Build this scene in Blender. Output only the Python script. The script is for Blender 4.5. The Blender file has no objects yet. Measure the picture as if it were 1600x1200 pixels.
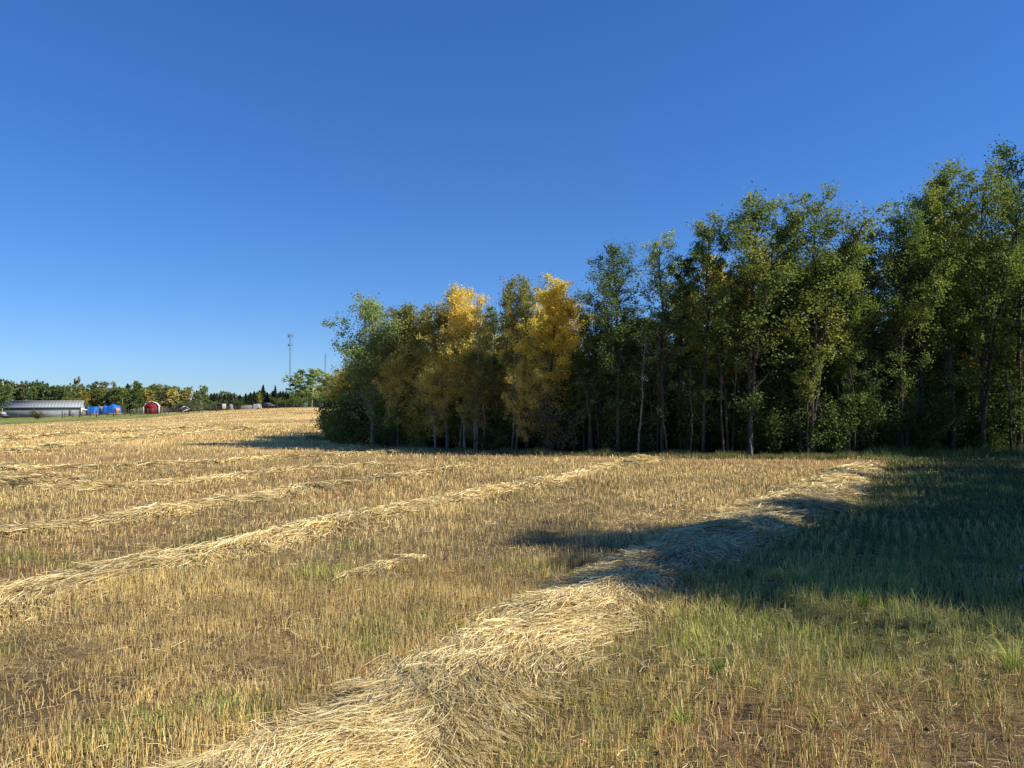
import bpy, math, random
import numpy as np
from mathutils import Vector

random.seed(7)
RNG = np.random.default_rng(11)
SC = bpy.context.scene
COL = SC.collection

# ------------------------------------------------------------------ camera
CAM_H = 2.0
FPX = 1180.0            # focal length in photo pixels (photo 1600 wide)
HZ = 632.0              # horizon row in the photo
cam_d = bpy.data.cameras.new('camera')
cam_d.sensor_width = 36.0
cam_d.lens = FPX / 1600 * 36.0
cam_d.clip_start = 0.05
cam_d.clip_end = 12000
cam = bpy.data.objects.new('camera', cam_d)
COL.objects.link(cam)
cam.location = (0, 0, CAM_H)
cam.rotation_euler = (math.radians(90) + math.atan((HZ - 600) / FPX), 0, 0)
SC.camera = cam

# ------------------------------------------------------------------ sky and sun
SUN_EL = math.radians(37)
SUN_AZ = math.radians(101)       # clockwise from +Y (the view direction), i.e. to the right
world = bpy.data.worlds.new('World')
SC.world = world
world.use_nodes = True
wn, wl = world.node_tree.nodes, world.node_tree.links
wn.clear()
sky = wn.new('ShaderNodeTexSky')
sky.sky_type = 'NISHITA'
sky.sun_disc = False
sky.sun_elevation = SUN_EL
sky.sun_rotation = SUN_AZ
sky.altitude = 700
sky.air_density = 1.0
sky.dust_density = 0.0
sky.ozone_density = 3.0
hs = wn.new('ShaderNodeHueSaturation')
hs.inputs['Saturation'].default_value = 1.36
tint = wn.new('ShaderNodeVectorMath'); tint.operation = 'MULTIPLY'
tint.inputs[1].default_value = (0.71, 1.02, 1.58)
bg = wn.new('ShaderNodeBackground')
bg.inputs['Strength'].default_value = 0.077
wo = wn.new('ShaderNodeOutputWorld')
gm = wn.new('ShaderNodeGamma'); gm.inputs['Gamma'].default_value = 0.74
wl.new(sky.outputs[0], gm.inputs['Color']); wl.new(gm.outputs[0], hs.inputs['Color'])
wl.new(hs.outputs[0], tint.inputs[0]); wl.new(tint.outputs[0], bg.inputs['Color'])
wl.new(bg.outputs[0], wo.inputs[0])

sun_dir = Vector((math.sin(SUN_AZ) * math.cos(SUN_EL), math.cos(SUN_AZ) * math.cos(SUN_EL), math.sin(SUN_EL)))
sl = bpy.data.lights.new('sun', 'SUN')
sl.energy = 4.6
sl.angle = math.radians(0.53)
sl.color = (1.0, 0.90, 0.74)
so = bpy.data.objects.new('sun', sl)
COL.objects.link(so)
so.rotation_euler = sun_dir.to_track_quat('Z', 'Y').to_euler()

SC.view_settings.view_transform = 'Standard'
SC.view_settings.look = 'None'
SC.view_settings.exposure = 0.85
SC.view_settings.gamma = 1.0
SC.view_settings.use_curve_mapping = False
SC.render.engine = 'CYCLES'
SC.cycles.max_bounces = 8
SC.cycles.transmission_bounces = 4
SC.cycles.transparent_max_bounces = 4

# ------------------------------------------------------------------ noise and small maths
def vnoise(x, y, seed=0):
    x = np.asarray(x, float); y = np.asarray(y, float)
    xi = np.floor(x).astype(np.int64); yi = np.floor(y).astype(np.int64)
    xf = x - xi; yf = y - yi
    u = xf * xf * (3 - 2 * xf); v = yf * yf * (3 - 2 * yf)
    def h(a, b):
        n = (a * 374761393 + b * 668265263 + seed * 144665) & 0x7fffffff
        n = ((n ^ (n >> 13)) * 1274126177) & 0x7fffffff
        n = n ^ (n >> 16)
        return (n & 0xffff) / 65535.0
    return (h(xi, yi) * (1 - u) + h(xi + 1, yi) * u) * (1 - v) + (h(xi, yi + 1) * (1 - u) + h(xi + 1, yi + 1) * u) * v

def fbm(x, y, seed=0, octv=4):
    s = 0.0; a = 0.5; f = 1.0; t = 0.0
    for i in range(octv):
        c, d = math.cos(.6 + 1.9 * i), math.sin(.6 + 1.9 * i)
        s = s + a * vnoise((np.asarray(x) * c - np.asarray(y) * d) * f + 17.3 * i, (np.asarray(x) * d + np.asarray(y) * c) * f - 9.1 * i, seed + i * 7)
        t += a; a *= 0.5; f *= 2.03
    return s / t

def sstep(a, b, x):
    t = np.clip((np.asarray(x, float) - a) / (b - a), 0, 1)
    return t * t * (3 - 2 * t)

ANG = np.radians([-60, -37, -34.2, -25, -16.7, -11, 60])
GZ = np.array([-2.0, -1.95, -1.75, -0.55, 1.1, 1.3, 1.3])
def terr(X, Y):
    X = np.asarray(X, float); Y = np.asarray(Y, float)
    r = np.hypot(X, Y)
    far = sstep(45, 190, r) * np.interp(np.arctan2(X, Y), ANG, GZ)
    near = (fbm(X * 0.35, Y * 0.35, 3, 3) - 0.5) * 0.10 * sstep(0, 8, r) + (fbm(X * 2.2, Y * 2.2, 5, 2) - 0.5) * 0.05
    return far + near * (1 - sstep(60, 140, r))

def P(px, py):
    """ground point seen at a photo pixel, on the flat near field"""
    Z = CAM_H * FPX / (py - HZ)
    return ((px - 800) / FPX * Z, Z)

def ux(px, Z):
    return (px - 800) / FPX * Z

# ------------------------------------------------------------------ mesh helpers
def mesh_np(name, V, F, mats=(), attrs=None, smooth=False, mat_idx=None, pattrs=None):
    """V (n,3); F (m,k) of equal-sided faces, or a list of such arrays"""
    me = bpy.data.meshes.new(name)
    Fs = F if isinstance(F, list) else [F]
    Fs = [f for f in Fs if len(f)]
    V = np.asarray(V, dtype=np.float32)
    me.vertices.add(len(V)); me.vertices.foreach_set('co', V.ravel())
    loops = np.concatenate([f.ravel() for f in Fs]).astype(np.int32)
    tot = np.concatenate([np.full(len(f), f.shape[1]) for f in Fs]).astype(np.int32)
    start = np.concatenate([[0], np.cumsum(tot)[:-1]]).astype(np.int32)
    me.loops.add(len(loops)); me.loops.foreach_set('vertex_index', loops)
    me.polygons.add(len(tot)); me.polygons.foreach_set('loop_start', start)
    me.polygons.foreach_set('loop_total', tot)
    if mat_idx is not None:
        me.polygons.foreach_set('material_index', np.asarray(mat_idx, dtype=np.int32))
    if smooth:
        me.polygons.foreach_set('use_smooth', np.ones(len(tot), dtype=bool))
    for m in mats: me.materials.append(m)
    for k, (dom, arr) in (attrs or {}).items():
        arr = np.asarray(arr, dtype=np.float32)
        if arr.ndim == 1:
            a = me.attributes.new(k, 'FLOAT', dom); a.data.foreach_set('value', arr)
        else:
            if arr.shape[1] == 3:
                arr = np.concatenate([arr, np.ones((len(arr), 1), np.float32)], 1)
            a = me.attributes.new(k, 'FLOAT_COLOR', dom); a.data.foreach_set('color', arr.ravel())
    me.update(calc_edges=True)
    return me

def obj(name, me, parent=None, loc=None, **props):
    o = bpy.data.objects.new(name, me)
    COL.objects.link(o)
    if parent is not None: o.parent = parent
    if loc is not None: o.location = loc
    for k, v in props.items():
        if v is not None: o[k] = v
    return o

def thing(name, label, cat, loc=(0, 0, 0), rotz=0.0, group=None):
    return_o = bpy.data.objects.new(name, None)
    COL.objects.link(return_o)
    return_o.location = loc; return_o.rotation_euler = (0, 0, rotz)
    return_o.empty_display_size = 0.2
    return_o['label'] = label; return_o['category'] = cat
    if group: return_o['group'] = group
    return return_o

class MB:
    def __init__(s): s.V = []; s.F4 = []; s.F3 = []; s.n = 0
    def add(s, V, F4=None, F3=None):
        V = np.asarray(V, float).reshape(-1, 3)
        s.V.append(V)
        if F4 is not None and len(F4): s.F4.append(np.asarray(F4) + s.n)
        if F3 is not None and len(F3): s.F3.append(np.asarray(F3) + s.n)
        s.n += len(V)
    def box(s, c, d, rz=0.0):
        x, y, z = [k / 2 for k in d]
        v = np.array([[-x,-y,-z],[x,-y,-z],[x,y,-z],[-x,y,-z],[-x,-y,z],[x,-y,z],[x,y,z],[-x,y,z]])
        if rz:
            cs, sn = math.cos(rz), math.sin(rz)
            v = v @ np.array([[cs, sn, 0], [-sn, cs, 0], [0, 0, 1]])
        s.add(v + np.array(c), [[0,3,2,1],[4,5,6,7],[0,1,5,4],[1,2,6,5],[2,3,7,6],[3,0,4,7]])
    def tube(s, pts, rad, n=5, cap=False):
        pts = np.asarray(pts, float); rad = np.broadcast_to(np.asarray(rad, float), (len(pts),))
        t = np.gradient(pts, axis=0)
        t /= (np.linalg.norm(t, axis=1, keepdims=True) + 1e-9)
        ref = np.array([0.13, 0.97, 0.2]) if abs(t[0][2]) > 0.6 else np.array([0, 0, 1.0])
        a = np.cross(t, ref); a /= (np.linalg.norm(a, axis=1, keepdims=True) + 1e-9)
        b = np.cross(t, a)
        th = np.arange(n) * 2 * math.pi / n
        ring = (a[:, None, :] * np.cos(th)[None, :, None] + b[:, None, :] * np.sin(th)[None, :, None]) * rad[:, None, None]
        V = (pts[:, None, :] + ring).reshape(-1, 3)
        k = len(pts); i = np.arange(k - 1)[:, None]; j = np.arange(n)[None, :]; j2 = (j + 1) % n
        F = np.stack([i * n + j, i * n + j2, (i + 1) * n + j2, (i + 1) * n + j], -1).reshape(-1, 4)
        s.add(V, F)
    def prism(s, prof, y0, y1, axis='y'):
        """profile of (x,z) points extruded along y"""
        n = len(prof)
        V = [(p[0], y0, p[1]) for p in prof] + [(p[0], y1, p[1]) for p in prof]
        F = [[i, (i + 1) % n, n + (i + 1) % n, n + i] for i in range(n)]
        F3 = [[0, i + 1, i] for i in range(1, n - 1)] + [[n, n + i, n + i + 1] for i in range(1, n - 1)]
        s.add(V, F, F3)
    def mesh(s, name, mat, smooth=False):
        Fs = []
        if s.F4: Fs.append(np.concatenate(s.F4))
        if s.F3: Fs.append(np.concatenate(s.F3))
        return mesh_np(name, np.concatenate(s.V), Fs, [mat] if mat else [], smooth=smooth)

# ------------------------------------------------------------------ materials
def newmat(name):
    m = bpy.data.materials.new(name); m.use_nodes = True
    n, l = m.node_tree.nodes, m.node_tree.links
    b = n['Principled BSDF']; b.inputs['Roughness'].default_value = 0.9
    b.inputs['Specular IOR Level'].default_value = 0.2
    return m, n, l, b

def noisy(name, c1, c2, scale=4.0, rough=0.85, metal=0.0, bump=0.0, coord='Object', stretch=(1, 1, 1)):
    m, n, l, b = newmat(name)
    tc = n.new('ShaderNodeTexCoord'); mp = n.new('ShaderNodeMapping')
    mp.inputs['Scale'].default_value = stretch
    nz = n.new('ShaderNodeTexNoise'); nz.inputs['Scale'].default_value = scale; nz.inputs['Detail'].default_value = 5
    cr = n.new('ShaderNodeValToRGB')
    cr.color_ramp.elements[0].position = 0.3; cr.color_ramp.elements[1].position = 0.7
    cr.color_ramp.elements[0].color = (*c1, 1); cr.color_ramp.elements[1].color = (*c2, 1)
    l.new(tc.outputs[coord], mp.inputs[0]); l.new(mp.outputs[0], nz.inputs['Vector'])
    l.new(nz.outputs['Fac'], cr.inputs[0]); l.new(cr.outputs[0], b.inputs['Base Color'])
    b.inputs['Roughness'].default_value = rough; b.inputs['Metallic'].default_value = metal
    if bump:
        bp = n.new('ShaderNodeBump'); bp.inputs['Strength'].default_value = bump; bp.inputs['Distance'].default_value = 0.02
        l.new(nz.outputs['Fac'], bp.inputs['Height']); l.new(bp.outputs[0], b.inputs['Normal'])
    return m

def leafmat(name, cols, trans=0.45):
    """leaf cards: colour picked per leaf from a ramp, shifted per tree and per branch"""
    m = bpy.data.materials.new(name); m.use_nodes = True
    n, l = m.node_tree.nodes, m.node_tree.links
    n.clear()
    out = n.new('ShaderNodeOutputMaterial')
    at = n.new('ShaderNodeAttribute'); at.attribute_name = 'rnd'
    oi = n.new('ShaderNodeObjectInfo')
    tc = n.new('ShaderNodeTexCoord')
    nz = n.new('ShaderNodeTexNoise'); nz.inputs['Scale'].default_value = 0.55; nz.inputs['Detail'].default_value = 2
    vadd = n.new('ShaderNodeVectorMath'); vadd.operation = 'ADD'
    l.new(tc.outputs['Object'], vadd.inputs[0]); l.new(oi.outputs['Location'], vadd.inputs[1])
    l.new(vadd.outputs[0], nz.inputs['Vector'])
    m1 = n.new('ShaderNodeMath'); m1.operation = 'MULTIPLY_ADD'; m1.inputs[1].default_value = 0.55; m1.inputs[2].default_value = -0.42
    l.new(at.outputs['Fac'], m1.inputs[0])
    m2 = n.new('ShaderNodeMath'); m2.operation = 'MULTIPLY_ADD'; m2.inputs[1].default_value = 1.15
    l.new(nz.outputs['Fac'], m2.inputs[0]); l.new(m1.outputs[0], m2.inputs[2])
    m3 = n.new('ShaderNodeMath'); m3.operation = 'MULTIPLY_ADD'; m3.inputs[1].default_value = 0.22
    l.new(oi.outputs['Random'], m3.inputs[0]); l.new(m2.outputs[0], m3.inputs[2])
    cr = n.new('ShaderNodeValToRGB')
    els = cr.color_ramp.elements
    while len(els) < len(cols): els.new(0.5)
    for i, c in enumerate(cols):
        els[i].position = i / (len(cols) - 1); els[i].color = (*c, 1)
    l.new(m3.outputs[0], cr.inputs[0])
    df = n.new('ShaderNodeBsdfDiffuse'); tr = n.new('ShaderNodeBsdfTranslucent')
    gl = n.new('ShaderNodeBsdfGlossy'); gl.inputs['Roughness'].default_value = 0.6
    gl.inputs['Color'].default_value = (0.8, 0.8, 0.8, 1)
    mx = n.new('ShaderNodeMixShader'); mx.inputs[0].default_value = trans
    mx2 = n.new('ShaderNodeMixShader'); mx2.inputs[0].default_value = 0.03
    l.new(cr.outputs[0], df.inputs[0])
    hsn = n.new('ShaderNodeHueSaturation'); hsn.inputs['Saturation'].default_value = 1.15; hsn.inputs['Value'].default_value = 1.2
    l.new(cr.outputs[0], hsn.inputs['Color']); l.new(hsn.outputs[0], tr.inputs[0])
    l.new(df.outputs[0], mx.inputs[1]); l.new(tr.outputs[0], mx.inputs[2])
    l.new(mx.outputs[0], mx2.inputs[1]); l.new(gl.outputs[0], mx2.inputs[2])
    l.new(mx2.outputs[0], out.inputs[0])
    return m

def attrmat(name, trans=0.0, rough=0.6, spec=0.3):
    """colour stored on the mesh stalk by stalk"""
    m = bpy.data.materials.new(name); m.use_nodes = True
    n, l = m.node_tree.nodes, m.node_tree.links
    b = n['Principled BSDF']; out = n['Material Output']
    at = n.new('ShaderNodeAttribute'); at.attribute_name = 'Col'
    l.new(at.outputs['Color'], b.inputs['Base Color'])
    b.inputs['Roughness'].default_value = rough; b.inputs['Specular IOR Level'].default_value = spec
    if trans:
        tr = n.new('ShaderNodeBsdfTranslucent'); mx = n.new('ShaderNodeMixShader'); mx.inputs[0].default_value = trans
        l.new(at.outputs['Color'], tr.inputs[0]); l.new(b.outputs[0], mx.inputs[1]); l.new(tr.outputs[0], mx.inputs[2])
        l.new(mx.outputs[0], out.inputs[0])
    return m

# field soil and litter: broad colour from the mesh, fine litter and grain from noise
def groundmat():
    m, n, l, b = newmat('field_ground')
    at = n.new('ShaderNodeAttribute'); at.attribute_name = 'Col'
    tc = n.new('ShaderNodeTexCoord')
    def noise(scale, det, stretch=(1, 1, 1), rot=0):
        mp = n.new('ShaderNodeMapping'); mp.inputs['Scale'].default_value = stretch; mp.inputs['Rotation'].default_value = (0, 0, rot)
        l.new(tc.outputs['Object'], mp.inputs[0])
        z = n.new('ShaderNodeTexNoise'); z.inputs['Scale'].default_value = scale; z.inputs['Detail'].default_value = det
        z.inputs['Roughness'].default_value = 0.65
        l.new(mp.outputs[0], z.inputs['Vector']); return z
    a = noise(60, 4); c = noise(9, 6); d = noise(1.1, 8)
    def mul(col, fac_node, lo, hi, lopos=0.3, hipos=0.7):
        r = n.new('ShaderNodeMapRange'); r.inputs['From Min'].default_value = lopos; r.inputs['From Max'].default_value = hipos
        r.inputs['To Min'].default_value = lo; r.inputs['To Max'].default_value = hi
        l.new(fac_node.outputs['Fac'], r.inputs['Value'])
        x = n.new('ShaderNodeVectorMath'); x.operation = 'SCALE'
        l.new(col, x.inputs[0]); l.new(r.outputs[0], x.inputs['Scale']); return x.outputs[0]
    col = mul(at.outputs['Color'], a, 0.55, 1.45)
    col = mul(col, c, 0.6, 1.4)
    col = mul(col, d, 0.75, 1.25)
    l.new(col, b.inputs['Base Color'])
    b.inputs['Roughness'].default_value = 1.0; b.inputs['Specular IOR Level'].default_value = 0.05
    bp = n.new('ShaderNodeBump'); bp.inputs['Strength'].default_value = 0.9; bp.inputs['Distance'].default_value = 0.03
    ad = n.new('ShaderNodeMath'); ad.operation = 'ADD'
    l.new(a.outputs['Fac'], ad.inputs[0]); l.new(c.outputs['Fac'], ad.inputs[1])
    l.new(ad.outputs[0], bp.inputs['Height']); l.new(bp.outputs[0], b.inputs['Normal'])
    return m

M_ground = groundmat()
M_stalk = attrmat('straw_stalk', 0.15, 0.45, 0.45)
M_grass = attrmat('grass_blade', 0.35, 0.5, 0.3)
M_bark_pale = noisy('aspen_bark', (0.10, 0.095, 0.08), (0.40, 0.38, 0.32), 7, 0.9, bump=0.4, stretch=(1, 1, 0.45))
M_bark_dark = noisy('dark_bark', (0.035, 0.03, 0.024), (0.12, 0.105, 0.085), 8, 0.95, bump=0.6, stretch=(1, 1, 0.3))
L_dark = leafmat('leaf_dark_green', [(0.036, 0.062, 0.022), (0.066, 0.114, 0.030), (0.114, 0.174, 0.042), (0.204, 0.240, 0.060)])
L_green = leafmat('leaf_green', [(0.054, 0.096, 0.029), (0.114, 0.180, 0.042), (0.204, 0.252, 0.060), (0.360, 0.348, 0.072)])
L_olive = leafmat('leaf_olive', [(0.08, 0.105, 0.035), (0.20, 0.22, 0.055), (0.36, 0.32, 0.07), (0.52, 0.40, 0.08)])
L_gold = leafmat('leaf_gold', [(0.40, 0.40, 0.09), (0.64, 0.56, 0.13), (0.82, 0.68, 0.16), (0.86, 0.66, 0.14)], 0.5)
L_amber = leafmat('leaf_amber', [(0.26, 0.28, 0.08), (0.52, 0.48, 0.13), (0.72, 0.60, 0.17), (0.76, 0.60, 0.17)], 0.5)
L_brown = leafmat('leaf_brown_twig', [(0.07, 0.07, 0.045), (0.13, 0.13, 0.065), (0.20, 0.185, 0.09), (0.26, 0.23, 0.10)])
L_blue = leafmat('leaf_pale_green', [(0.11, 0.17, 0.06), (0.21, 0.29, 0.10), (0.32, 0.39, 0.13), (0.42, 0.46, 0.15)])
L_needle = leafmat('spruce_needles', [(0.010, 0.022, 0.012), (0.018, 0.035, 0.018), (0.028, 0.05, 0.024), (0.04, 0.06, 0.03)], 0.1)

# ------------------------------------------------------------------ where the wood stands
# front foot of the wood: photo column -> distance
FRX = [500, 540, 600, 700, 800, 900, 1000, 1100, 1300, 1450, 1600, 1900]
FRZ = [44.0, 38.5, 35.2, 32.8, 31.2, 30.0, 29.4, 29.0, 28.6, 29.5, 31.0, 33.0]
def front_z(px): return np.interp(px, FRX, FRZ)
def in_wood(X, Y):
    Yc = np.maximum(Y, 0.1)
    px = 800 + FPX * X / Yc
    main = (Y > 5) & (px > 512) & (Y > front_z(px) - 0.2) & (X < 80) & (Y < 78)
    right = (Y > 5) & (X > 12.0 + np.clip(Y - 8.2, 0, 99) * 0.93)
    return main | right

# ------------------------------------------------------------------ zone colour of the field
C_SOIL = np.array([0.105, 0.075, 0.046])
C_LITTER = np.array([0.32, 0.235, 0.11])
C_FARSTRAW = np.array([0.47, 0.345, 0.145])
C_RED = np.array([0.24, 0.125, 0.065])
C_GRN = np.array([0.085, 0.125, 0.035])
def lerp(a, b, t):
    t = np.asarray(t)[..., None]
    return a * (1 - t) + b * t

def zones(X, Y):
    """green, reddish and bare amounts of the field"""
    X = np.asarray(X, float); Y = np.asarray(Y, float)
    Yc = np.maximum(Y, 0.5); px = 800 + FPX * X / Yc
    n1 = fbm(X * 0.22 + 5, Y * 0.22, 21, 3); n2 = fbm(X * 1.3, Y * 1.3, 33, 3)
    # the green corner right of the near windrow
    right = sstep(-0.2, 1.6, X - (0.4 + (Y - 6.5) * 0.62)) * (Y < 30)
    g = right * np.clip(0.55 + 0.9 * (n2 - 0.35) + 0.35 * sstep(5.6, 6.8, Y) , 0, 1)
    g = g * (0.38 + 0.62 * sstep(4.6, 6.4, Y))
    g = np.maximum(g, 0.5 * sstep(0.60, 0.72, n2) * (Y < 12))
    g = np.maximum(g, 0.5 * sstep(27.0, 28.6, Y - (X * 0)) * (X > 4) * (Y < 31))
    red = sstep(0.52, 0.72, n1) * 0.45
    red = np.maximum(red, 0.8 * sstep(2.0, 0.6, np.hypot((X - 2.9) / 1.6, (Y - 4.3) / 0.9)))
    # reddish stripe in the left middle distance
    d = (Y - 27.5) - (X + 16) * -0.2
    red = np.maximum(red, 0.8 * np.exp(-(d / 1.3) ** 2) * (X < -14) * (Y < 60))
    bare = sstep(0.36, 0.27, n2) * 0.7 * sstep(14, 8, Y)
    bare = np.maximum(bare, sstep(1.5, 0.5, np.hypot((X - 2.9) / 0.85, (Y - 4.1) / 0.7)) * (0.4 + n2))
    return g, red, np.clip(bare, 0, 1)

def far_green(X, Y):
    """rough green pasture before the farm, as a band of distance for each direction"""
    px = 800 + FPX * X / np.maximum(Y, 1)
    lo = np.interp(px, [-400, 0, 120, 200, 262, 305, 320], [124, 128, 135, 142, 158, 184, 200])
    hi = np.interp(px, [-400, 130, 200, 262, 305, 320], [400, 400, 400, 187, 190, 200])
    return sstep(-2, 3, Y - lo) * sstep(3, -3, Y - hi) * (px < 322) * (Y > 60)

# ------------------------------------------------------------------ ground sheet
def build_ground():
    a = np.concatenate([np.linspace(-180, -52, 34)[:-1], np.linspace(-52, 52, 430), np.linspace(52, 180, 34)[1:]])
    a = np.radians(a)
    r = np.concatenate([[0.02], np.geomspace(0.5, 400, 300), np.geomspace(430, 6000, 24)])
    A, R = np.meshgrid(a, r, indexing='ij')
    X = R * np.sin(A); Y = R * np.cos(A)
    Z = terr(X, Y)
    g, red, bare = zones(X, Y)
    rr = np.hypot(X, Y)
    lit = lerp(C_SOIL, C_LITTER, np.clip(0.45 + 0.9 * (fbm(X * 3.1, Y * 3.1, 51, 3) - 0.5), 0, 1))
    n = fbm(X * 0.10, Y * 0.16, 61, 4)
    n = .5 * n + .3 * fbm(X * 0.35, Y * 0.5, 62, 3) + .2 * fbm(X * 1.3, Y * 1.3, 63, 2)
    far = lerp(C_FARSTRAW * 0.58, C_FARSTRAW * 1.22, sstep(0.36, 0.62, n))
    # curving swath marks seen far off
    arc = np.sin((np.hypot(X + 60, Y - 20)) * 2 * math.pi / 6.4 + 3 * fbm(X * .03, Y * .03, 8, 2))
    far = far * (1 + 0.16 * np.clip(arc, 0, 1) * (0.4 + fbm(X * 0.5, Y * 0.5, 9, 2)))[..., None]
    far = lerp(far, C_RED * 1.5, np.clip(sstep(0.58, 0.75, fbm(X * 0.05 + 9, Y * 0.12, 71, 3)) * 0.55, 0, 1))
    col = lerp(lit, far, sstep(14, 46, rr))
    col = lerp(col, C_RED * 1.2, red * 0.5 * sstep(70, 40, rr))
    col = lerp(col, C_GRN, g * 0.55)
    col = lerp(col, C_SOIL, bare * 0.7)
    fg = far_green(X, Y)
    gv = lerp(np.array([0.10, 0.14, 0.035]), np.array([0.24, 0.24, 0.085]), sstep(0.35, 0.65, fbm(X * 0.12, Y * 0.35, 81, 4)))
    col = lerp(col, gv, fg)
    past = sstep(225, 235, Y) * (rr > 100)
    col = lerp(col, np.array([0.12, 0.14, 0.05]), past)
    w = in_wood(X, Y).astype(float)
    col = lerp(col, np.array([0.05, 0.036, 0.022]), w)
    na, nr = len(a), len(r)
    i = np.arange(na - 1)[:, None]; j = np.arange(nr - 1)[None, :]
    F = np.stack([i * nr + j, (i + 1) * nr + j, (i + 1) * nr + j + 1, i * nr + j + 1], -1).reshape(-1, 4)
    V = np.stack([X, Y, Z], -1).reshape(-1, 3)
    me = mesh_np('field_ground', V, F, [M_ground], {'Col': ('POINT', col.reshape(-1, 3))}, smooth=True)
    obj('field_ground', me, kind='structure', label='harvested stubble field of tan straw stretching to the farm')
build_ground()

# ------------------------------------------------------------------ windrows
class Poly:
    def __init__(s, pts, ws):
        pts = np.array(pts, float)
        # smooth by Catmull-Rom
        out = []; wo = []
        n = len(pts)
        for i in range(n - 1):
            p0, p1, p2, p3 = pts[max(i - 1, 0)], pts[i], pts[i + 1], pts[min(i + 2, n - 1)]
            L = np.linalg.norm(p2 - p1); k = max(2, int(L / 0.15))
            for t in np.arange(k) / k:
                out.append(0.5 * ((2 * p1) + (-p0 + p2) * t + (2 * p0 - 5 * p1 + 4 * p2 - p3) * t * t + (-p0 + 3 * p1 - 3 * p2 + p3) * t ** 3))
                wo.append(ws[i] * (1 - t) + ws[i + 1] * t)
        out.append(pts[-1]); wo.append(ws[-1])
        s.p = np.array(out); s.w = np.array(wo)
        d = np.linalg.norm(np.diff(s.p, axis=0), axis=1); s.s = np.concatenate([[0], np.cumsum(d)])
        s.L = s.s[-1]
    def at(s, t):
        x = np.interp(t, s.s, s.p[:, 0]); y = np.interp(t, s.s, s.p[:, 1]); w = np.interp(t, s.s, s.w)
        e = 0.1
        dx = np.interp(t + e, s.s, s.p[:, 0]) - np.interp(t - e, s.s, s.p[:, 0])
        dy = np.interp(t + e, s.s, s.p[:, 1]) - np.interp(t - e, s.s, s.p[:, 1])
        l = np.hypot(dx, dy) + 1e-9
        return x, y, w, dx / l, dy / l

def pxpoly(pts, ws): return Poly([P(a, b) for a, b in pts], ws)
# near windrow, then the parallel ones further out
WR = [
 dict(poly=pxpoly([(120,1420),(350,1290),(520,1200),(660,1108),(770,1040),(880,965),(1020,893),(1135,840),(1235,795),(1305,757),(1352,727)], [1.2]*3+[1.1]*2+[1.0]*2+[1.2,1.45,1.25,1.0]), h=0.14, n=98000, lf=1.0,
   label='nearest thick windrow of pale straw running from the bottom edge toward the dark wood'),
 dict(poly=pxpoly([(-160,985),(-60,955),(50,930),(140,908),(240,887),(380,858),(500,825),(620,803),(700,785),(800,765),(900,745),(1010,717)], [.9,1.0,1.1,.95,1.05,.8,.75,.7,.7,.75,.7,1.1]), h=0.10, n=34000, lf=0.95,
   label='second windrow of straw, from the left edge to the foot of the dark trees'),
 dict(poly=pxpoly([(-160,848),(0,832),(130,822),(250,802),(400,780),(560,755),(740,731)], [.9,.9,.75,.85,.65,.7,.7]), h=0.08, n=16000, lf=0.95,
   label='third windrow of straw, thin and curving right toward the yellow trees'),
 dict(poly=pxpoly([(-140,745),(-20,752),(70,758),(160,768)], [1.9,1.9,1.8,1.2]), h=0.2, n=9000, lf=1.0,
   label='short broad straw windrow at the left edge above the third windrow'),
 dict(poly=pxpoly([(190,762),(300,756),(450,737),(610,727)], [.7,.9,.7,.6]), h=0.07, n=7000, lf=.95,
   label='patchy straw windrow in the middle of the field below the tree shadow'),
 dict(poly=pxpoly([(-40,729),(60,731),(200,729),(330,722),(500,712),(640,707)], [1.0,1.1,.8,1.0,.8,.6]), h=0.07, n=8000, lf=1.0,
   label='distant straw windrow just in front of the long tree shadow'),
 dict(poly=pxpoly([(0,708),(90,697),(190,687),(280,679),(400,670)], [1.5,1.6,1.5,1.5,1.6]), h=0.12, n=7000, lf=1.3,
   label='far windrow of straw curving across the left of the field'),
 dict(poly=pxpoly([(-30,691),(80,682),(200,674),(330,667)], [1.8,1.8,1.8,1.8]), h=0.12, n=6000, lf=1.5,
   label='farthest windrow of straw, near the green pasture strip'),
 dict(poly=pxpoly([(545,899),(600,885),(655,869)], [.22,.3,.18]), h=0.03, n=380, lf=.7,
   label='small stray strip of straw between the nearest and second windrows'),
]
def mound_h(t, lat, d, seed):
    """height of the heap at lateral position lat (-1..1) and length t"""
    prof = np.clip(1 - lat * lat, 0, 1) ** 0.75
    x, y, w, dx, dy = d['poly'].at(t)
    X = x + (-dy) * lat * w * .5; Y = y + dx * lat * w * .5
    lum = 0.35 + 1.15 * fbm(X * 1.3, Y * 1.3, 90 + seed, 3)
    ends = sstep(0, 0.6, t) * sstep(0, 0.8, d['poly'].L - t)
    return X, Y, d['h'] * prof * lum * ends

def straw_cols(n, X, Y, rng):
    base = np.array([[0.70,0.57,0.27],[0.62,0.48,0.19],[0.80,0.70,0.40],[0.44,0.30,0.12],[0.56,0.55,0.27],[0.26,0.16,0.07]])
    k = rng.choice(len(base), n, p=[.32,.24,.20,.12,.07,.05])
    return base[k] * rng.uniform(0.82, 1.12, (n, 1))

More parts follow.
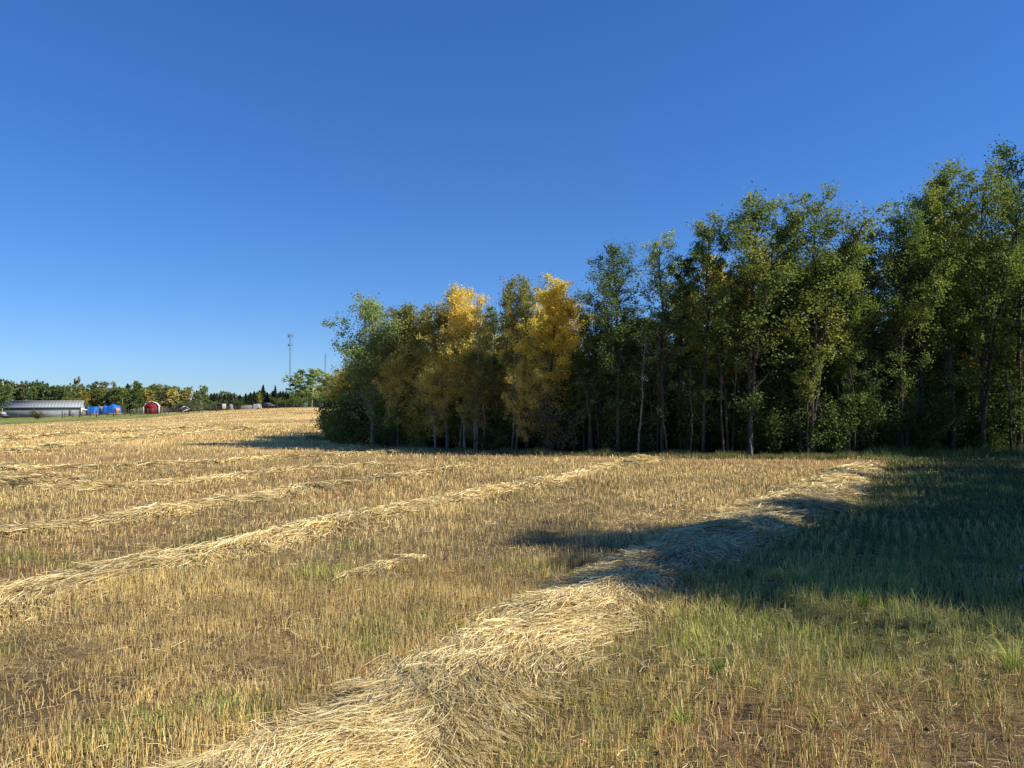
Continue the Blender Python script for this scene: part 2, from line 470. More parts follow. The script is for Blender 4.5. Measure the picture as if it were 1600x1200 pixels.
def ribbons(P0, dirs, length, width, bend, col, seg=3, droop=None, roll=None):
    """flat bent stalks. P0 (n,3) middle point; dirs (n,3) unit"""
    n = len(P0)
    up = np.array([0, 0, 1.0])
    side = np.cross(dirs, up); side /= (np.linalg.norm(side, axis=1, keepdims=True) + 1e-9)
    nrm = np.cross(side, dirs)
    ro = roll if roll is not None else np.zeros(n)
    wv = side * np.cos(ro)[:, None] + nrm * np.sin(ro)[:, None]
    t = np.linspace(-0.5, 0.5, seg + 1)
    pts = P0[:, None, :] + dirs[:, None, :] * (t[None, :, None] * length[:, None, None])
    pts = pts + side[:, None, :] * (bend[:, None, None] * (0.25 - t * t)[None, :, None] * 4 * length[:, None, None])
    if droop is not None:
        pts = pts + up[None, None, :] * (droop[:, None, None] * ((0.25 - t * t) * 4 - 0.5)[None, :, None])
    tw = (width[:, None] * (1 - 0.35 * (t + .5))[None, :])[..., None] * 0.5
    V = np.stack([pts - wv[:, None, :] * tw, pts + wv[:, None, :] * tw], 2).reshape(n, -1, 3)
    k = np.arange(seg)
    q = np.stack([2 * k, 2 * k + 1, 2 * k + 3, 2 * k + 2], -1)
    F = (np.arange(n)[:, None, None] * (2 * (seg + 1)) + q[None]).reshape(-1, 4)
    C = np.repeat(col, 2 * (seg + 1), axis=0)
    return V.reshape(-1, 3), F, C

M_mat = noisy('matted_straw', (0.30, 0.21, 0.09), (0.52, 0.40, 0.18), 30, 0.95, bump=0.8)  # toned darker than the loose stalks, shade inside the heap put into colour
def build_windrow(i, d):
    rng = np.random.default_rng(100 + i)
    pl = d['poly']
    x0, y0, *_ = pl.at(pl.L / 2)
    root = thing('straw_windrow', d['label'], 'windrow', (float(x0), float(y0), 0), group='windrows of cut straw')
    off = np.array([x0, y0, 0])
    nt = max(12, int(pl.L / 0.12)) if i < 3 else max(12, int(pl.L / 0.3)); nl = 15
    T, Lt = np.meshgrid(np.linspace(0, pl.L, nt), np.linspace(-1, 1, nl), indexing='ij')
    X, Y, H = mound_h(T, Lt, d, i)
    H = H - 0.04
    Z = terr(X, Y) + H
    a = np.arange(nt - 1)[:, None]; b = np.arange(nl - 1)[None, :]
    F = np.stack([a * nl + b, a * nl + b + 1, (a + 1) * nl + b + 1, (a + 1) * nl + b], -1).reshape(-1, 4)
    me = mesh_np('straw_heap', np.stack([X, Y, Z], -1).reshape(-1, 3) - off, F, [M_mat], smooth=True)
    obj('straw_heap', me, root)
    # loose stalks: most of them near the camera
    n = d['n']
    ss = pl.s; dist = np.hypot(pl.p[:, 0], pl.p[:, 1])
    dens = pl.w / np.maximum(dist, 4.0) ** 1.1
    cdf = np.cumsum(dens); cdf /= cdf[-1]
    nb = n // 14                                   # locks of stalks that lie together
    bi = rng.integers(0, nb, n)
    t = np.interp(rng.random(nb), cdf, ss)[bi] + rng.normal(0, .055, n)
    latb = rng.uniform(-1, 1, nb) * np.where(rng.random(nb) < .08, 1.4, 1.0)
    lat = latb[bi] + rng.normal(0, .075, n)
    bang = rng.normal(0, .34, nb)[bi]
    stray = rng.random(n) < .07
    btone = rng.uniform(.85, 1.18, nb)[bi]
    lat = np.sign(lat) * np.abs(lat) ** 0.85
    lat *= 0.82 + 0.5 * fbm(t * 0.9, np.sign(lat) * 3.0, 400 + i, 2)
    X, Y, H = mound_h(t, np.clip(lat, -1, 1), d, i)
    x, y, w, dx, dy = pl.at(t)
    X = x - dy * lat * w * .5; Y = y + dx * lat * w * .5
    holes = fbm(X * 2.1, Y * 2.1, 300 + i, 2)
    thr = 0.30 if i == 0 else 0.46
    keep = (holes > thr) | (rng.random(n) < 0.25)
    # direction flows with the row and swirls
    base = np.arctan2(dy, dx)
    swirl = (fbm(X * 0.9, Y * 0.9, 200 + i, 2) - 0.5) * 3.4 + (fbm(X * 3, Y * 3, 230 + i, 2) - 0.5) * 2.0 - lat * 0.35
    ang = base + swirl + np.where(stray, rng.normal(0, 1.1, n), bang + rng.normal(0, 0.13, n))
    dist = np.hypot(X, Y)
    el = rng.normal(0.03, 0.13, n)
    D = np.stack([np.cos(ang) * np.cos(el), np.sin(ang) * np.cos(el), np.sin(el)], -1)
    ln = rng.uniform(0.12, 0.55, n) * d['lf']
    ln = np.where(dist < 9, ln * 0.9, ln)
    wd = np.maximum(0.0036, dist * 0.0008) * np.where(rng.random(n) < .08, 2.1, 1) * rng.uniform(.7, 1.3, n)
    zz = terr(X, Y) + H * 1.02 + rng.uniform(-0.015, 0.045, n) + 0.012
    col = straw_cols(n, X, Y, rng)
    tint = sstep(.35, .65, fbm(X * 1.1, Y * 1.1, 500, 3))[:, None]
    col = col * (0.78 + 0.36 * tint) * btone[:, None]
    k = keep
    V, F, C = ribbons(np.stack([X, Y, zz], -1)[k] - off, D[k], ln[k], wd[k], rng.normal(0, 0.10, n)[k], col[k], 3 if i < 3 else 2,
                      rng.uniform(-0.01, 0.05, n)[k], rng.uniform(-0.9, 0.9, n)[k])
    me = mesh_np('loose_straw', V, F, [M_stalk], {'Col': ('POINT', C)})
    obj('loose_straw', me, root, kind='stuff')
for i, d in enumerate(WR): build_windrow(i, d)

def windrow_mask(X, Y, grow=1.0):
    m = np.zeros(X.shape, bool)
    for d in WR:
        p = d['poly'].p[::3]; w = d['poly'].w[::3]
        for (a, b), ww in zip(p, w):
            rr = ww * .5 * grow
            m |= (X - a) ** 2 + (Y - b) ** 2 < rr * rr
    return m

# ------------------------------------------------------------------ standing stubble
ROW = np.array([0.46, 0.89]); ROWN = np.array([0.89, -0.46])
def sample_wedge(n, r0, r1, rng, amax=40.5, power=1.0):
    """points by distance: power 1 = even over area, less = denser near"""
    t = rng.random(n)
    e = power + 1
    r = (r0 ** e + t * (r1 ** e - r0 ** e)) ** (1 / e)
    a = np.radians(rng.uniform(-amax, amax, n))
    return r * np.sin(a), r * np.cos(a)

def stalk_mesh(name, X, Y, hgt, wid, col, lean, rng, sides=3, label=None, mat=None, tip=0.8):
    n = len(X)
    Z = terr(X, Y) - 0.01
    la = rng.uniform(0, 2 * math.pi, n)
    top = np.stack([X + np.cos(la) * lean * hgt, Y + np.sin(la) * lean * hgt, Z + hgt], -1)
    bot = np.stack([X, Y, Z], -1)
    yaw = rng.uniform(0, 2 * math.pi, n)
    if sides == 3:
        th = yaw[:, None] + np.array([0, 2.0944, 4.1888])[None]
        off = np.stack([np.cos(th), np.sin(th), 0 * th], -1) * (wid[:, None, None] * 0.5)
        V = np.concatenate([bot[:, None] + off, top[:, None] + off * tip], 1)
        q = np.array([[0, 1, 4, 3], [1, 2, 5, 4], [2, 0, 3, 5]]); k = 6
    else:
        th = (yaw * 0.25 - 0.78)[:, None] + np.array([0, math.pi])[None]
        off = np.stack([np.cos(th), np.sin(th), 0 * th], -1) * (wid[:, None, None] * 0.5)
        V = np.concatenate([bot[:, None] + off, top[:, None] + off * tip], 1)
        q = np.array([[0, 1, 3, 2]]); k = 4
    F = (np.arange(n)[:, None, None] * k + q[None]).reshape(-1, 4)
    C = np.repeat(col, k, axis=0)
    return V.reshape(-1, 3), F, C

def stub_cols(X, Y, rng):
    n = len(X)
    g, red, bare = zones(X, Y)
    base = np.array([[0.70,0.54,0.22],[0.58,0.43,0.16],[0.80,0.67,0.33],[0.40,0.26,0.11]])
    c = base[rng.choice(4, n, p=[.36,.30,.18,.16])]
    rc = np.array([0.42, 0.23, 0.10])
    c = np.where((rng.random(n) < red * .45)[:, None], rc * rng.uniform(.7, 1.4, (n, 1)), c)
    gc = np.array([0.30, 0.34, 0.09])
    c = np.where((rng.random(n) < g * .75)[:, None], gc * rng.uniform(.6, 1.3, (n, 1)), c)
    c = np.where((rng.random(n) < .05)[:, None], np.array([0.2, .24, .08]), c)
    tone = .80 + .52 * sstep(.3, .68, .55 * fbm(X * .45, Y * .45, 91, 3) + .45 * fbm(X * 2.4, Y * 2.4, 92, 2))
    tone = tone * (.90 + .12 * sstep(12, 45, np.hypot(X, Y)))
    return c * (rng.uniform(.75, 1.2, n) * tone)[:, None]

def build_stubble():
    rng = np.random.default_rng(5)
    Vs, Fs, Cs, off = [], [], [], 0
    for (n, r0, r1, sides, wmin, pw, am) in ((104000, 1.6, 9.5, 3, 0.0042, 0.55, 43), (150000, 9.0, 24, 2, 0.0052, 0.35, 41), (130000, 23, 75, 2, 0.010, 0.1, 40), (80000, 70, 190, 2, 0.018, 0.2, 37)):
        X, Y = sample_wedge(n, r0, r1, rng, am, pw)
        # snap towards drill rows 17 cm apart
        a = X * ROWN[0] + Y * ROWN[1]; b = X * ROW[0] + Y * ROW[1]
        wob = 0.25 * fbm(b * .15, a * .05, 77, 2)
        pitch = 0.17
        a2 = (np.round((a + wob) / pitch)) * pitch - wob + rng.normal(0, 0.028, n)
        X = a2 * ROWN[0] + b * ROW[0]; Y = a2 * ROWN[1] + b * ROW[1]
        g, red, bare = zones(X, Y)
        thin = 0.10 + 1.25 * fbm(X * 1.7, Y * 1.7, 12, 3)
        k = (rng.random(n) < thin * (1 - 0.85 * bare) * (1 - 0.25 * g)) & ~in_wood(X, Y) & ~windrow_mask(X, Y, 0.86)
        X = X[k]; Y = Y[k]; n2 = len(X); g = g[k]
        dist = np.hypot(X, Y)
        lodge = sstep(.56, .70, fbm(X * 1.1, Y * 1.1, 15, 3))
        h = (0.055 + 0.11 * fbm(X * .8, Y * .8, 14, 3)) * rng.uniform(.5, 1.35, n2) * (1 - .45 * lodge)
        if r0 == 70: h = h * np.where(far_green(X, Y) > .3, 0.2, .85)
        w = np.maximum(wmin, dist * 0.00052) * rng.uniform(.75, 1.25, n2)
        V, F, C = stalk_mesh('s', X, Y, h, w, stub_cols(X, Y, rng), np.abs(rng.normal(0, .2, n2)) + lodge * rng.uniform(0, .9, n2), rng, sides)
        Vs.append(V); Fs.append(F + off); Cs.append(C); off += len(V)
    me = mesh_np('stubble', np.concatenate(Vs), np.concatenate(Fs), [M_stalk], {'Col': ('POINT', np.concatenate(Cs))})
    obj('stubble', me, kind='stuff', label='short cut golden stubble standing in rows across the field', category='stubble')
build_stubble()

# flattened litter between the rows
def build_litter():
    rng = np.random.default_rng(6)
    n = 85000
    X, Y = sample_wedge(n, 1.6, 26, rng, 43, 0.3)
    k = ~in_wood(X, Y); X = X[k]; Y = Y[k]; n = len(X)
    dist = np.hypot(X, Y)
    g, red, bare = zones(X, Y)
    ang = rng.uniform(0, 2 * math.pi, n); el = rng.normal(.1, .22, n)
    D = np.stack([np.cos(ang) * np.cos(el), np.sin(ang) * np.cos(el), np.sin(el)], -1)
    Z = terr(X, Y) + rng.uniform(0.004, 0.045, n)
    col = stub_cols(X, Y, rng) * rng.uniform(.5, 1.15, (n, 1))
    V, F, C = ribbons(np.stack([X, Y, Z], -1), D, rng.uniform(.03, .16, n), np.maximum(.0035, dist * .0006) * rng.uniform(.6, 1.2, n),
                      rng.normal(0, .1, n), col, 2, rng.uniform(0, .015, n), rng.uniform(-1, 1, n))
    me = mesh_np('straw_litter', V, F, [M_stalk], {'Col': ('POINT', C)})
    obj('straw_litter', me, kind='stuff', label='broken straw and chaff lying flat between the stubble', category='straw litter')
    # clods
    n = 5200
    X, Y = sample_wedge(n, 1.6, 14, rng, 43, 0.3)
    g, red, bare = zones(X, Y)
    k = rng.random(n) < (.08 + .5 * bare); X = X[k]; Y = Y[k]; n = len(X)
    oc = np.array([[1,0,0],[0,1,0],[-1,0,0],[0,-1,0],[0,0,.7],[0,0,-.6],[.6,.6,.45],[-.6,.5,.5],[.5,-.6,.5],[-.5,-.6,.45]], float)
    f = np.array([[0,6,4],[6,1,4],[1,7,4],[7,2,4],[2,9,4],[9,3,4],[3,8,4],[8,0,4],[0,1,6],[1,2,7],[2,3,9],[3,0,8]])
    s = rng.uniform(.006, .024, n) * np.where(rng.random(n) < .05, 1.8, 1)
    V = oc[None] * rng.uniform(.6, 1.3, (n, 10, 3)) * s[:, None, None]
    yaw = rng.uniform(0, 6.28, n); cs, sn = np.cos(yaw)[:, None], np.sin(yaw)[:, None]
    V = np.stack([V[..., 0] * cs - V[..., 1] * sn, V[..., 0] * sn + V[..., 1] * cs, V[..., 2]], -1)
    V += np.stack([X, Y, terr(X, Y) + s * .3], -1)[:, None]
    F = (np.arange(n)[:, None, None] * 10 + f[None]).reshape(-1, 3)
    cc = np.array([.10, .072, .05]) * rng.uniform(.6, 1.7, (n, 1))
    me = mesh_np('soil_clods', V.reshape(-1, 3), F, [M_grass_soil], {'Col': ('POINT', np.repeat(cc, 10, axis=0))})
    obj('soil_clods', me, kind='stuff', label='dark crumbly clods of bare soil among the stubble', category='soil')
M_grass_soil = attrmat('soil_clod', 0, 1.0, 0.05)
build_litter()

# green blades: tall at the shadow edge, sparse through the stubble
def blades(X, Y, h, w, col, lean, rng, seg=2, dirn=None):
    n = len(X)
    Z = terr(X, Y) - .01
    la = rng.uniform(0, 2 * math.pi, n) if dirn is None else dirn
    yaw = rng.uniform(-1.0, 1.0, n)
    wv = np.stack([np.cos(yaw), np.sin(yaw), 0 * yaw], -1)
    t = np.linspace(0, 1, seg + 1)
    px = X[:, None] + np.cos(la)[:, None] * (lean * h)[:, None] * t[None] ** 2
    py = Y[:, None] + np.sin(la)[:, None] * (lean * h)[:, None] * t[None] ** 2
    pz = Z[:, None] + h[:, None] * (t[None] - 0.25 * lean[:, None] * t[None] ** 2)
    pts = np.stack([px, py, pz], -1)
    wt = w[:, None] * (1 - 0.9 * t ** 1.5)[None] * .5
    V = np.stack([pts - wv[:, None] * wt[..., None], pts + wv[:, None] * wt[..., None]], 2).reshape(-1, 3)
    k = np.arange(seg); q = np.stack([2 * k, 2 * k + 1, 2 * k + 3, 2 * k + 2], -1)
    F = (np.arange(n)[:, None, None] * (2 * seg + 2) + q[None]).reshape(-1, 4)
    return V, F, np.repeat(col, 2 * seg + 2, axis=0)

def build_grass():
    rng = np.random.default_rng(8)
    n = 210000
    X, Y = sample_wedge(n, 1.6, 31, rng, 43, 0.15)
    g, red, bare = zones(X, Y)
    clump = fbm(X * 2.6, Y * 2.6, 44, 2)
    k = (rng.random(n) < g * (1.2 + .9 * sstep(5.2, 6.4, Y)) * sstep(.22, .55, clump) * (1 - .8 * bare)) & ~in_wood(X, Y) & ~windrow_mask(X, Y, .85)
    X, Y, g = X[k], Y[k], g[k]; n = len(X)
    dist = np.hypot(X, Y)
    patch = fbm(X * .5, Y * .5, 46, 3)
    h = rng.uniform(.06, .18, n) * (0.7 + .8 * patch) * (0.75 + .4 * sstep(5.5, 7.5, Y))
    base = np.array([[.60,.62,.13],[.42,.50,.10],[.70,.66,.22],[.70,.60,.28]])
    c = base[rng.choice(4, n, p=[.38,.22,.24,.16])] * rng.uniform(.75, 1.15, (n, 1))
    sh = sstep(8.5, 11, Y)[:, None]  # tree shade painted into the blades: darker colour farther out
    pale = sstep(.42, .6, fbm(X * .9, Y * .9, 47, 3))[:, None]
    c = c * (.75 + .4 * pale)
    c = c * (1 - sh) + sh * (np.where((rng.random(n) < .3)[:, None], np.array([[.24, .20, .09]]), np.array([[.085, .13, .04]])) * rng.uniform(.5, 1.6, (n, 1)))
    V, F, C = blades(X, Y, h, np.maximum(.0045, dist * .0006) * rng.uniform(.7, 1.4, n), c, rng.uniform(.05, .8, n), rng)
    me = mesh_np('field_grass', V, F, [M_grass], {'Col': ('POINT', C)})
    obj('field_grass', me, kind='stuff', label='yellow green grass growing through the stubble at the right', category='grass')
    # rank grass along the foot of the wood
    n = 52000
    px = rng.uniform(480, 1900, n)
    Yf = front_z(px) + rng.uniform(-1.1, 1.6, n) * np.where(px > 1350, 1.7, .8)
    Xf = ux(px, Yf)
    h = rng.uniform(.06, .36, n) * np.where(px > 1350, 1.5, .8) * (0.1 + 1.8 * fbm(px * .03, Yf, 4, 3) ** 1.5)
    c = np.array([[.10,.17,.04]]) * rng.uniform(.5, 1.6, (n, 1))
    dry = rng.random(n) < np.where(px > 1350, .12, .5)
    c = np.where(dry[:, None], np.array([.34, .26, .11]) * rng.uniform(.6, 1.2, (n, 1)), c)
    V, F, C = blades(Xf, Yf, h, rng.uniform(.012, .024, n), c, rng.uniform(.1, .6, n), rng, 1)
    me = mesh_np('wood_edge_grass', V, F, [M_grass], {'Col': ('POINT', C)})
    obj('wood_edge_grass', me, kind='stuff', label='rank dark grass along the foot of the wood', category='grass')
build_grass()

# single tufts of broad green blades that stand out
def tuft(px, py, label, n, hgt, col):
    rng = np.random.default_rng(int(px * 7 + py))
    X0, Y0 = P(px, py); z0 = float(terr(X0, Y0))
    X = rng.normal(0, .035, n); Y = rng.normal(0, .035, n)
    X = X + X0; Y = Y + Y0
    la = np.arctan2(Y - Y0, X - X0)
    h = rng.uniform(.6, 1.1, n) * hgt
    c = np.array(col)[None] * rng.uniform(.7, 1.25, (n, 1))
    V, F, C = blades(X, Y, h, rng.uniform(.006, .012, n), c, rng.uniform(.2, 1.0, n), rng, 4, la)
    me = mesh_np('grass_tuft', V - np.array([X0, Y0, z0]), F, [M_grass], {'Col': ('POINT', C)})
    obj('grass_tuft', me, loc=(X0, Y0, z0), label=label, category='grass tuft', group='bright grass tufts in the stubble')
tuft(1398, 905, 'tall pale green grass tuft standing at the edge of the tree shadow', 30, .30, (.26, .36, .10))
tuft(1578, 1045, 'bright yellow green grass tuft at the right edge of the picture', 42, .30, (.40, .48, .08))
tuft(1345, 945, 'lit bright green grass tuft in the green patch below the shadow', 40, .20, (.30, .46, .05))
tuft(1590, 885, 'grass tuft with long arching blades beside the white seed head', 22, .34, (.26, .34, .08))
tuft(1068, 1120, 'low lime green grass tuft near the bottom, right of the nearest windrow', 26, .16, (.30, .42, .07))
tuft(1280, 1130, 'two tone yellow grass tuft in the reddish stubble at the bottom', 16, .15, (.45, .42, .08))
tuft(1120, 1045, 'small green grass tuft between the nearest windrow and bare soil', 30, .15, (.24, .34, .08))
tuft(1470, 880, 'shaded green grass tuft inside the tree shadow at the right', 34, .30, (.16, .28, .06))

# ------------------------------------------------------------------ trees
def gen_tree(name, seed, H, cb, R, nprim, leaves, lsize, bark, trunk_r=0.11, twigs=5, sparse=0.0, lean=0.0, fork=0.0, dead=4, upright=0.9):
    rng = np.random.default_rng(seed)
    mb = MB(); cent = []; wts = []
    nT = 11
    tz = np.linspace(0, 1, nT)
    def trunkline(H, lean, az, z0=0.0, start=(0, 0)):
        w = np.cumsum(rng.normal(0, .05, (nT, 2)), 0); w -= w[0]
        x = start[0] + w[:, 0] * tz * 1.6 + math.cos(az) * lean * H * tz ** 1.4
        y = start[1] + w[:, 1] * tz * 1.6 + math.sin(az) * lean * H * tz ** 1.4
        return np.stack([x, y, z0 + tz * (H - z0)], -1)
    stems = [(trunkline(H, lean, rng.uniform(0, 6.28)), trunk_r, cb)]
    if fork:
        T0 = stems[0][0]
        for _ in range(int(fork)):
            k = rng.uniform(.05, .5)
            s0 = [np.interp(k, tz, T0[:, c]) for c in range(3)]
            az = rng.uniform(0, 6.28)
            stems.append((trunkline(H * rng.uniform(.72, .95), rng.uniform(.08, .16), az, s0[2], s0[:2]), trunk_r * .7, max(cb, k + .1)))
    for T, r0, cbk in stems:
        T = T.copy(); T[0, 2] -= .15 if T[0, 2] < .01 else 0
        mb.tube(T, r0 * (1 - tz) ** .75 + .012, 7)
        z0, z1 = T[0, 2], T[-1, 2]
        npk = nprim if r0 == trunk_r else nprim // 2
        for i in range(npk + dead):
            isdead = i >= npk
            f = cbk + (0.985 - cbk) * ((i + rng.random()) / npk) ** 0.9 if not isdead else rng.uniform(.12, max(.16, cbk))
            zz = f * H
            if zz > z1 or zz < z0: continue
            tk = (zz - z0) / (z1 - z0)
            b = np.array([np.interp(tk, tz, T[:, c]) for c in range(3)])
            c = (f - cbk) / (1 - cbk)
            prof = (min(1, .45 + c / .3 * .55) if c < .3 else 1 - .62 * ((c - .3) / .7) ** 1.4) if not isdead else .45
            L = R * prof * (rng.uniform(.5, 1.35) if c < .7 else rng.uniform(.8, 1.15))
            az = i * 2.399 + rng.normal(0, .5)
            el = math.radians(rng.uniform(15, 50) + 22 * max(0, c)) * upright
            k = np.linspace(0, 1, 6)
            hx = math.cos(az) * math.cos(el); hy = math.sin(az) * math.cos(el)
            bend = rng.normal(0, .15, 2)
            q = b + np.stack([hx * L * k + bend[0] * L * k * k, hy * L * k + bend[1] * L * k * k, math.sin(el) * L * k * (1 + .35 * k)], -1)
            mb.tube(q, (0.018 + .22 * r0 * (1 - .5 * c)) * (1 - k * .85) * (.6 + .4 * prof), 4)
            if isdead and rng.random() < .7: continue
            nt = max(2, int(twigs * (.5 + prof * .6)))
            for j in range(nt):
                u = rng.uniform(.30, 1.0) if j else 1.0
                s = np.array([np.interp(u, k, q[:, cc]) for cc in range(3)])
                dvec = rng.normal(0, 1, 3); dvec[2] = abs(dvec[2]) * .6
                dvec = dvec / np.linalg.norm(dvec) + np.array([hx, hy, .35]) * .8
                dvec /= np.linalg.norm(dvec)
                tl = L * rng.uniform(.18, .42) + .12
                e = s + dvec * tl
                if j % 2 == 0 or sparse: mb.tube(np.stack([s, (s + e) / 2 + rng.normal(0, .03, 3), e]), [.012, .009, .004], 3)
                for m in (.35, .75, 1.05):
                    cent.append(s + (e - s) * m); wts.append(rng.uniform(.05, 1.0) ** 1.3 * (1.6 if m > .5 else .8))
    cent = np.array(cent); wts = np.array(wts)
    if sparse:
        z = cent[:, 2] / H
        wts *= np.where(rng.random(len(wts)) < sparse, .05, 1)
    wts *= .65 + .7 * cent[:, 2] / H
    wts /= wts.sum()
    idx = rng.choice(len(cent), leaves, p=wts)
    c = cent[idx] + rng.normal(0, 1, (leaves, 3)) * rng.uniform(.07, .19, (len(cent), 1))[idx] * (R / 1.6) ** .5
    c[:, 2] = np.maximum(c[:, 2], .15)
    a = rng.normal(0, 1, (leaves, 3)); a /= np.linalg.norm(a, axis=1, keepdims=True)
    bb = rng.normal(0, 1, (leaves, 3)); bb = np.cross(a, bb); bb /= np.linalg.norm(bb, axis=1, keepdims=True)
    s = (lsize * rng.uniform(.6, 1.25, leaves))[:, None] * .5
    V = np.stack([c + a * s, c + bb * s * .8, c - a * s, c - bb * s * .8], 1).reshape(-1, 3)
    F = np.arange(leaves * 4).reshape(-1, 4)
    crand = rng.random(len(cent))[idx] * .55 + rng.random(leaves) * .45
    crown = mesh_np(name + '_crown', V, F, [L_green], {'rnd': ('FACE', crand)})
    trunk = mb.mesh(name + '_trunk', bark, True)
    return dict(trunk=trunk, crown=crown, H=H)

TALL = [gen_tree('tall', 50 + i, 11.5, [.30, .36, .26, .38, .30][i], [1.6, 1.35, 1.85, 1.3, 1.6][i], [40, 34, 42, 34, 38][i], 15000, .092, M_bark_dark,
                 .078, 7, fork=[1, 1, 1, 0, 2][i], dead=5, lean=[.02, .03, 0, .05, .02][i]) for i in range(5)]
LOWC = [gen_tree('low', 60 + i, 10.5, [.08, .14][i], 1.7, 52, 19000, .11, M_bark_dark, .085, 6, dead=2) for i in range(2)]
THIN = [gen_tree('thin', 70 + i, 9.5, .4, 1.0, 28, 8500, .085, M_bark_pale, .06, 4, dead=5, lean=.03 * i) for i in range(3)]
WISP = [gen_tree('wispy', 80 + i, 10.0, .34, 1.15, 38, 7500, .075, M_bark_dark, .07, 6, sparse=.4, dead=5) for i in range(2)]
BUSHY = [gen_tree('bushy', 90 + i, 7.0, [.16, .10, .20, .14][i], [1.75, 1.9, 1.5, 1.7][i], 40, 18000, .095, M_bark_pale, .075, 6, fork=[1, 2, 1, 2][i], dead=2) for i in range(4)]
def gen_shrub(name, seed, H, R, n, ls):
    rng = np.random.default_rng(seed); mb = MB(); cent = []
    for i in range(16):
        az = rng.uniform(0, 6.28); k = np.linspace(0, 1, 5)
        r = R * rng.uniform(.3, 1); h = H * rng.uniform(.55, 1.0)
        q = np.stack([math.cos(az) * r * k, math.sin(az) * r * k, h * k ** .8], -1) + rng.normal(0, .04, (5, 3)) * k[:, None]
        q += np.array([rng.normal(0, .12), rng.normal(0, .12), -.05])
        mb.tube(q, .014 * (1 - .7 * k), 3)
        for m in np.linspace(.25, 1, 8):
            cent.append([np.interp(m, k, q[:, c]) for c in range(3)] + rng.normal(0, .12, 3))
    cent = np.array(cent); idx = rng.integers(0, len(cent), n)
    c = cent[idx] + rng.normal(0, .10, (n, 3)); c[:, 2] = np.maximum(c[:, 2], .04)
    a = rng.normal(0, 1, (n, 3)); a /= np.linalg.norm(a, axis=1, keepdims=True)
    bb = np.cross(a, rng.normal(0, 1, (n, 3))); bb /= np.linalg.norm(bb, axis=1, keepdims=True)
    s = (ls * rng.uniform(.6, 1.25, n))[:, None] * .5
    V = np.stack([c + a * s, c + bb * s * .8, c - a * s, c - bb * s * .8], 1).reshape(-1, 3)
    crown = mesh_np(name + '_leaves', V, np.arange(n * 4).reshape(-1, 4), [L_dark], {'rnd': ('FACE', rng.random(len(cent))[idx] * .5 + rng.random(n) * .5)})
    return dict(trunk=mb.mesh(name + '_stems', M_bark_dark), crown=crown, H=H)
SHRUB = [gen_shrub('shrub', 120 + i, [1.7, 2.3, 1.3, 2.8][i], [.9, 1.0, 1.0, .8][i], [4200, 5200, 3600, 5200][i], .07) for i in range(4)]

def place(kind, proto, X, Y, H, leaf, label, cat, group, rz=None, bark=None, wide=1.0, parts=('trunk', 'crown')):
    s = H / proto['H']
    z = float(terr(X, Y))
    e = thing(kind, label, cat, (float(X), float(Y), z), random.uniform(0, 6.28) if rz is None else rz, group)
    sx = s ** .6 * wide
    e.scale = (sx, sx, s)
    t = obj(parts[0], proto['trunk'], e)
    if bark is not None:
        t.material_slots[0].link = 'OBJECT'; t.material_slots[0].material = bark
    c = obj(parts[1], proto['crown'], e)
    c.material_slots[0].link = 'OBJECT'; c.material_slots[0].material = leaf
    return e

# the trees one can tell apart along the front: column, top row, extra depth, proto, leaves, label, width
def wood_place(px):
    for lim, ph in ((600, 'at the left end of the wood'), (705, 'left of the golden spire'), (790, 'under the golden spire'), (905, 'beneath the brightest golden aspen'),
                    (1010, 'beneath the first dark poplar'), (1080, 'below the wispy poplar'), (1160, 'left of the two rounded crowns'), (1320, 'beneath the two rounded crowns'),
                    (1400, 'under the dip of the skyline'), (1500, 'beneath the stepped crowns at right')):
        if px < lim: return ph
    return 'near the right edge of the picture'
LEAFWORD = {L_dark.name: 'dark green', L_green.name: 'green', L_olive.name: 'olive', L_gold.name: 'golden', L_amber.name: 'amber', L_brown.name: 'brownish', L_blue.name: 'pale green'}
def far_place_word(px):
    for lim, ph in ((-5, 'beyond the left picture edge'), (60, 'behind the left half of the barn'), (130, 'behind the right half of the barn'), (195, 'behind the blue tarps'), (255, 'behind the red shed'), (310, 'between the red shed and the farmhouse'),
                    (370, 'behind the dark trailer'), (435, 'behind the white covered heap')):
        if px < lim: return ph
    return 'by the tall mast'
